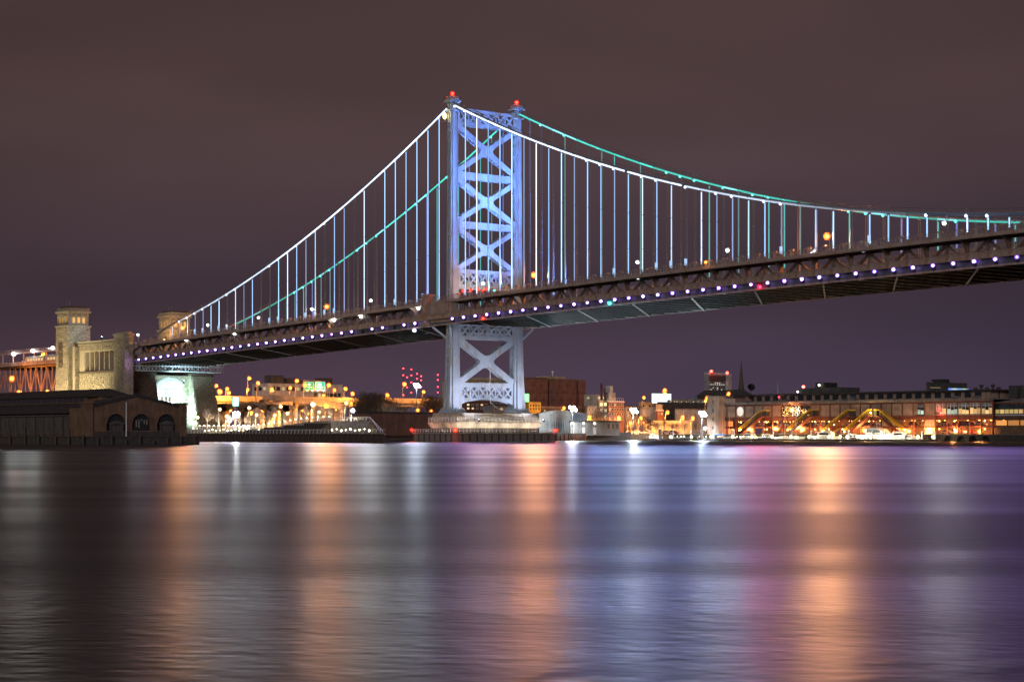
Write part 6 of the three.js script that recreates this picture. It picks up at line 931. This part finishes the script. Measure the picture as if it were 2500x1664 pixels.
  { const X = onZ(2290, z + 0.1) - XL, cv = document.createElement('canvas'); cv.width = 192; cv.height = 256; const c = cv.getContext('2d'); c.fillStyle = '#9a8478'; c.fillRect(0, 0, 192, 256); c.fillStyle = '#d9c9bd'; c.beginPath(); c.ellipse(100, 96, 68, 84, 0, 0, 7); c.fill(); c.fillStyle = '#1c1414'; c.beginPath(); c.moveTo(84, 40); c.lineTo(104, 40); c.lineTo(98, 66); c.lineTo(112, 88); c.lineTo(92, 92); c.closePath(); c.fill(); c.beginPath(); c.moveTo(96, 112); c.lineTo(112, 152); c.lineTo(84, 152); c.closePath(); c.fill(); c.fillStyle = '#2a1c18'; for (const [x, w] of [[14, 24], [44, 20], [70, 22], [100, 26]]) { c.fillRect(x, 204, w, 30); } const tx = new THREE.CanvasTexture(cv); tx.colorSpace = THREE.SRGBColorSpace; const m = new THREE.MeshStandardMaterial({ map: tx, roughness: 0.7 }); m.name = 'emblem_sign'; const t = thing('emblem_sign', 'sign with a pale oval emblem and dark letters on the pier building', 'sign', V(XL + X, GF + 8.7, z)); put('sign_face', new THREE.PlaneGeometry(3.6, 4.1), m, t, V(0, 0, 0.1)); new MB().box(-1.85, 1.85, -2.1, 2.1, -0.04, 0.08).build('sign_box', M.panel, t);
    const r = thing('red_lamp', 'red lamp beside the emblem sign on the pier building', 'lamp', V(onZ(2298, z + 0.6), hgt(1008, far(onZ(2298, z + 0.6), z + 0.6)), z + 0.6)); new MB().cbox(0, 0, -0.4, 0.12, 0.12, 0.6).build('bracket', M.darkSteel, r); put('lamp', bulbGeo, glow(1, 0.03, 0.03, 40), r); pointLight(r, V(0, 0, 0.5), RED, 26); }
  // pink stair tower at the left end
  const tz = z + 3.5, T0 = onZ(1727, tz), T1 = onZ(1755, tz), tt = thing('pink_stair_tower', 'plain pinkish stair tower at the left end of the pier building', 'building', V(T0, GF - 0.3, tz)), TH_ = hgt(967, far(T0, tz)) - GF; new MB().box(0, T1 - T0, 0, TH_, -8, 0).build('wall', M.pinkWall, tt); new MB().box(-0.2, T1 - T0 + 0.2, TH_, TH_ + 0.4, -8.2, 0.2).build('coping', M.concrete, tt); for (let k = 0; k < 4; k++) new MB().box(3, 3.6, 2 + k * 3.4, 3.4 + k * 3.4, 0, 0.06).build('window', M.frameDark, tt); new MB().box(1.2, 3, TH_ * 0.55, TH_ * 0.8, 0, 0.04).build('wall_panel', M.greyWall, tt);
  new MB().box(T1 - T0 + 0.05, T1 - T0 + 6, TH_ - 3.2, TH_ - 0.8, -12, -3).build('link_block', M.panel, tt);
  // yellow stairs on the facade: a roofed flight with side walls and a landing
  const stair = (px0, py0, px1, py1, label, lamp) => {
    const zz = z + 1.3, a = V(onZ(px0, zz), 0, zz), b = V(onZ(px1, zz), 0, zz); a.y = hgt(py0, far(a.x, zz)); b.y = hgt(py1, far(b.x, zz)); const s = Math.sign(b.x - a.x), t = thing('yellow_stair', label, 'stair', V(a.x, GF, zz)), P = (p, dy, dz, dx = 0) => V(p.x - a.x + dx, p.y - GF + dy, dz);
    const rf = new MB(); rf.beam(P(a, 0, 0.2), P(b, 0, 0.2), 2.3, 0.42).beam(P(b, 0, 0.2), P(b, 0, 0.2, s * 3.1), 2.3, 0.42); rf.build('roof', M.yellowMetal, t);
    const fl = new MB(); fl.beam(P(a, -2.1, 0.2, s * 1.2), P(b, -2.3, 0.2), 2, 0.35).beam(P(b, -2.3, 0.2), P(b, -2.3, 0.2, s * 3.1), 2, 0.35); fl.build('flight', M.redSteel, t);
    const sd = new MB(); for (let k = 0; k < 9; k++) { const p = a.clone().lerp(b, (k + 0.8) / 9); sd.cbox(p.x - a.x, p.y - GF - 1.1, 1.2, 0.1, 2.1, 0.08); } sd.beam(P(a, -1.1, 1.2, s), P(b, -1.2, 1.2), 0.08, 0.12); sd.build('railing', M.frameDark, t); new MB().cbox(b.x - a.x + s * 2.2, b.y - GF - 1.2, 0.1, 1.6, 2, 1.8).build('landing_door', M.blackish, t);
    put('lamp', bulbGeo, glow(1, 0.6, 0.16, 26), t, P(a, -0.8, 1)); pointLight(t, P(a, -0.8, 1.4), [1, 0.55, 0.16], 90); if (lamp) { put('lamp', bulbGeo, glow(1, 0.7, 0.2, 40), t, P(b, -1, 1.7, s * 2)); pointLight(t, P(b, -1, 2.6, s * 2), [1, 0.65, 0.15], 120); }
  };
  stair(1810, 1045, 1862, 1002, 'yellow roofed stair on the pier building, leftmost of the four flights'); stair(1928, 1044, 1982, 1000.5, 'yellow roofed stair on the pier building, second from the left'); stair(2013, 1048, 2071, 1001, 'yellow roofed stair on the pier building, third, rising to the right'); stair(2066, 1048, 2124, 1000.5, 'yellow roofed stair rising to the shared peak under a bright lamp', true); stair(2210, 1049, 2152, 1000.5, 'bright yellow stair descending to the right from the shared peak');
  // parked cars on both floors
  const cb = new THREE.Shape(); cb.moveTo(-2.1, 0.35); cb.lineTo(2.1, 0.35); cb.quadraticCurveTo(2.25, 0.8, 1.9, 0.85); cb.lineTo(1.15, 0.95); cb.quadraticCurveTo(0.6, 1.45, 0.1, 1.48); cb.lineTo(-1, 1.45); cb.quadraticCurveTo(-1.7, 1.3, -2, 0.9); cb.quadraticCurveTo(-2.3, 0.8, -2.1, 0.35);
  const bg = new THREE.ExtrudeGeometry(cb, { depth: 1.5, bevelEnabled: true, bevelSize: 0.1, bevelThickness: 0.12, bevelSegments: 2 }); bg.translate(0, 0, -0.75);
  const paints = [[0.03, 0.03, 0.035], [0.25, 0.25, 0.26], [0.2, 0.02, 0.02], [0.05, 0.07, 0.12], [0.5, 0.5, 0.5]].map((c, i) => { const m = new THREE.MeshPhysicalMaterial({ color: RGB(...c), roughness: 0.35, clearcoat: 0.7 }); m.name = 'car_paint'; return m; });
  const wheel = new THREE.CylinderGeometry(0.33, 0.33, 0.22, 14); wheel.rotateX(Math.PI / 2);
  const car = (X, Y, Zc, i, label, turn = 0, group) => { const t = thing('parked_car', label, 'car', V(X, Y, Zc), group); t.rotation.y = turn; put('body', bg, paints[i % 5], t); for (const q of [-1, 1]) { new MB().hexa([V(-1.5, 0.95, q * 0.89), V(1, 0.95, q * 0.89), V(1, 0.95, q * 0.86), V(-1.5, 0.95, q * 0.86), V(-1, 1.38, q * 0.88), V(0.3, 1.38, q * 0.88), V(0.3, 1.38, q * 0.86), V(-1, 1.38, q * 0.86)]).build('window', M.glassDark, t); for (const w of [-1.3, 1.35]) put('wheel', wheel, M.blackish, t, V(w, 0.33, q * 0.8)); } };
  const Cars = [[5, 1], [6, 1], [8, 1], [9, 1], [10, 1], [11, 1], [13, 1], [14, 1], [15, 1], [16, 1], [19, 1], [22, 1], [23, 1], [24, 1], [25, 1], [3, 1], [22, 0], [24, 0], [12, 0], [10, 0]];
  Cars.forEach(([k, f], i) => car(XL + x(k) + 2.4 + rr(-0.3, 0.3), GF + (f ? 3 : 0), z - 3.4, i, `dark car parked on the ${f ? 'upper' : 'ground'} floor of the pier garage, bay ${ORD[k] || k} from the left`, i % 3 ? 0 : Math.PI, 'cars parked in the pier garage'));
  [[1556, 770, 4], [1569, 772, 2], [1583, 771, 4], [1645, 775, 2], [1629, 776, 1]].forEach(([px, Z, i], k) => { const p = G(px, Z); car(p.x, LAND + 0.02, p.z, i, `car parked on the open lot behind the marina, ${ORD[k]} of the row`, 0.5, 'cars on the marina lot'); });

  // ---------------------------------------------------------------- marina: floating dock, dock lamps, piles, boats, bare trees
  const dz = -130, D0 = onZ(1538, dz), D1 = onZ(2292, dz), d = thing('floating_dock', 'long floating dock with a thin railing before the pier building', 'dock', V(D0, 0, dz)), DL = D1 - D0;
  for (let k = 0; k < 32; k++) { const a = (DL * k) / 32; new MB().box(a + 0.06, a + DL / 32 - 0.06, 0.05, 0.55, -2.4, 0).build('dock_float', M.timber, d); const r = new MB(); for (let q = 0; q < 3; q++) r.cbox(a + (q * DL) / 96, 1.05, -0.1, 0.08, 1, 0.08); r.cbox(a + DL / 64, 1.5, -0.1, DL / 32, 0.06, 0.06).cbox(a + DL / 64, 0.62, 0, DL / 32, 0.16, 0.1); r.build('railing', k % 5 === 3 ? M.frameWhite : M.paleSteel, d); }
  [1546.7, 1588.5, 1637.5, 1688.4, 1736.7, 1788.8, 1835.8, 1884.7, 1931.4, 1975.4, 2025, 2052, 2069, 2094, 2114, 2145, 2159, 2198, 2242, 2279].forEach((px, i) => {
    const X = onZ(px, dz - 0.4), t = thing('dock_lamp', `bright low lamp on the floating dock, ${ORD[i]} from the left`, 'lamp', V(X, 0.55, dz - 0.4), 'lamps along the floating dock'), H = hgt(1066.6, far(X, dz)) - 0.55; new MB().cyl(0, 0, H, 0, 0.09, 6).cbox(0, H * 0.5, -0.12, 0.3, H, 0.2).build('pedestal', M.frameWhite, t); lampBall(t, V(0, H + 0.1, 0), [1, 0.86, 0.48], 24, 0.32, 1.9); pointLight(t, V(0, H + 0.3, -0.9), [1, 0.84, 0.56], 60); beamLight(t, V(0.4, H, 0.6), V(TW[0], -0.05, TW[1]), [1, 0.9, 0.6], 26, 0.9, 6);
  });
  for (let i = 0; i < 11; i++) { const px = [1654, 1663, 1671, 1708, 1724, 1800, 1808, 1815, 1828, 1862, 1867][i]; put('small_lamp', new THREE.SphereGeometry(0.16, 6, 5), glow(1, 0.8, 0.4, 16), d, V(onZ(px, dz - 2) - D0, 1.5, -2)); }
  [[1531, 1052, 0], [1612, 1048, 1], [1643, 1050, 0], [1688, 1052, 0], [1713, 1048, 1], [1743, 1050, 0], [1787, 1049, 0], [1792, 1050, 0], [1839, 1048, 0], [1888, 1048, 0], [1934, 1046, 0], [1981, 1052, 0], [2028, 1053, 0], [2073, 1052, 0], [2120, 1058, 0], [2131, 1053, 0], [2162, 1052, 0], [2208, 1053, 0], [2252, 1054, 0], [2283, 1054, 0]].forEach(([px, py, b], i) => { const zq = b ? dz + 1.2 : dz - 2.8, X = onZ(px, zq), H = hgt(py, far(X, zq)), t = thing('mooring_pile', `${b ? 'thick dark' : 'pale capped'} mooring pile at the floating dock, ${ORD[i]} from the left`, 'pile', V(X, -1, zq), 'mooring piles of the marina'); new MB().cyl(0, 0, H + 1, 0, b ? 0.7 : 0.32, 9).build('shaft', b ? M.timber : M.blueWall, t); new MB().cyl(0, H + 1, H + 1.25, 0, b ? 0.72 : 0.34, 9, 0.1).build('cap', b ? M.timber : M.frameWhite, t); });
  const hull = (L, B, h) => { const s = new THREE.Shape(); s.moveTo(-L / 2, -B / 2); s.lineTo(L * 0.2, -B / 2); s.quadraticCurveTo(L * 0.42, -B * 0.4, L / 2, 0); s.quadraticCurveTo(L * 0.42, B * 0.4, L * 0.2, B / 2); s.lineTo(-L / 2, B / 2); s.closePath(); const g = new THREE.ExtrudeGeometry(s, { depth: h, bevelEnabled: true, bevelSize: 0.12, bevelThickness: 0.12, bevelSegments: 2, curveSegments: 10 }); g.rotateX(-Math.PI / 2); const p = g.attributes.position; for (let i = 0; i < p.count; i++) { const y = p.getY(i), x = p.getX(i); const k = clamp(y / h, 0, 1); p.setZ(i, p.getZ(i) * lerp(0.72, 1, k)); p.setX(i, x * lerp(0.9, 1, k)); p.setY(i, y + (x > 0 ? (x / (L / 2)) ** 2 * h * 0.22 * k : 0)); } g.computeVertexNormals(); return g; };
  const boat = (px, L, label, o = {}) => {
    const zb = dz - 5.2, X = onZ(px, zb), t = thing(o.sail ? 'sailing_boat' : 'motor_boat', label, 'boat', V(X, 0, zb)), h = L * 0.13; t.rotation.y = o.turn || 0; put('hull', hull(L, L * 0.3, h), o.m || M.boatWhite, t);
    if (o.sail) { new MB().cyl(0.4, h, h + o.sail, 0, 0.08, 6, 0.04).build('mast', M.frameWhite, t); new MB().beam(V(0.4, h + 1.3, 0), V(-L * 0.34, h + 1.2, 0), 0.3, 0.36).build('boom', M.blueWall, t); new MB().beam(V(0.4, h + o.sail, 0), V(L / 2, h, 0), 0.03, 0.03).beam(V(0.4, h + o.sail, 0), V(-L / 2, h, 0), 0.03, 0.03).build('stay', M.paleSteel, t); new MB().frust(h, -L * 0.2, L * 0.15, -L * 0.09, L * 0.09, h + 0.5, -L * 0.18, L * 0.1, -L * 0.07, L * 0.07).build('cabin', M.boatWhite, t); }
    else { const c = new MB().frust(h + 0.1, -L * 0.32, L * 0.2, -L * 0.12, L * 0.12, h + L * 0.13, -L * 0.3, L * 0.08, -L * 0.105, L * 0.105); const cb2 = c.build('cabin', M.boatWhite, t); for (const q of [-1, 1]) new MB().hexa([V(-L * 0.28, h + L * 0.05, q * L * 0.117), V(L * 0.1, h + L * 0.05, q * L * 0.117), V(L * 0.1, h + L * 0.05, q * L * 0.11), V(-L * 0.28, h + L * 0.05, q * L * 0.11), V(-L * 0.27, h + L * 0.105, q * L * 0.112), V(L * 0.06, h + L * 0.105, q * L * 0.112), V(L * 0.06, h + L * 0.105, q * L * 0.105), V(-L * 0.27, h + L * 0.105, q * L * 0.105)]).build('window', o.lit ? glow(0.5, 0.55, 0.5, 0.3) : M.glassDark, cb2); new MB().frust(h + L * 0.13, -L * 0.26, 0, -L * 0.09, L * 0.09, h + L * 0.16, -L * 0.24, -L * 0.04, -L * 0.08, L * 0.08).cyl(-L * 0.1, h + L * 0.15, h + L * 0.28, 0, 0.05, 5).build('flybridge', M.boatWhite, t); const rl = new MB(); for (let k = 0; k < 6; k++) rl.cbox(L * (0.1 + k * 0.06), h + 0.45, L * 0.1 * (1 - k * 0.13), 0.05, 0.9, 0.05); rl.beam(V(L * 0.1, h + 0.9, L * 0.1), V(L * 0.44, h + 0.95, L * 0.03), 0.05, 0.05); rl.build('rail', M.paleSteel, t); }
    return t;
  };
  boat(2012, 12.5, 'white motor boat with a dark side stripe at the floating dock', { turn: Math.PI }); boat(2150, 17, 'large white cabin cruiser with big side windows', { lit: true }); boat(2190, 12, 'white cabin boat moored right of the large cruiser', { turn: Math.PI }); boat(2226, 8, 'small white launch at the right end of the dock'); boat(2090, 9, 'small dark boat with a canopy left of the large cruiser', { m: M.shedPanel }); boat(1835, 10, 'pale boat with a canvas top at the left part of the dock'); boat(1878, 9, 'dark hulled motor boat below the first yellow stair', { m: M.blueWall }); boat(1915, 10, 'sailing boat with a pale mast before the string lights', { sail: 13 }); boat(1942, 10, 'sailing boat with a pale mast right of the other two masts', { sail: 12 }); boat(1762, 9, 'sailing boat with a thin dark mast by the pink stair tower', { sail: 12, m: M.blueWall }); boat(1779, 8.5, 'small sailing boat right of the thin dark mast', { sail: 10 }); boat(1600, 9, 'low motor boat at the left end of the dock', {}); boat(1668, 8, 'small sailing boat left of the floodlight mast', { sail: 11, m: M.blueWall });
  { const X = onZ(1760, dz - 3), t = thing('blue_lit_canopy', 'low boat canopy edged with glowing blue light', 'canopy', V(X, 0.55, dz - 3)); new MB().cbox(0, 1.9, 0, 6.5, 0.16, 1.4).build('roof', M.blueWall, t); new MB().cbox(0, 1.75, 0.75, 6.3, 0.16, 0.08).build('glow_strip', glow(0.1, 0.35, 1, 2.2), t); for (const q of [-3, 3]) new MB().cbox(q, 0.9, 0, 0.1, 1.8, 0.1).build('post', M.paleSteel, t); }
  const sh = bareTree(6.5, 31, 1.5, 1.5), sh2 = bareTree(6, 33, 1.7, 1.6);
  [[1540, 1030], [1556, 1026], [1578, 1022], [1590, 1028], [1602, 1034], [1622, 1032], [1642, 1036], [1652, 1038], [1672, 1036], [1700, 1034], [1466, 1010], [1470, 1004]].forEach(([px, py], i) => { const Z = i > 9 ? 745 : 765, p = G(px, Z), t = thing('bare_tree', `bushy leafless tree ${i > 9 ? 'before the bright stair tower' : 'on the marina lot'}, ${ORD[i > 9 ? i - 10 : i]} from the left`, 'tree', p, i > 9 ? undefined : 'bare trees on the marina lot'); const v = i % 2 ? sh : sh2; put('trunk', v.trunk, M.bark, t); put('crown', v.crown, M.twig, t); t.rotation.y = i * 2.1; t.scale.setScalar((hgt(py, Z) - LAND) / 6.3); });
}

renderer.render(scene, camera);
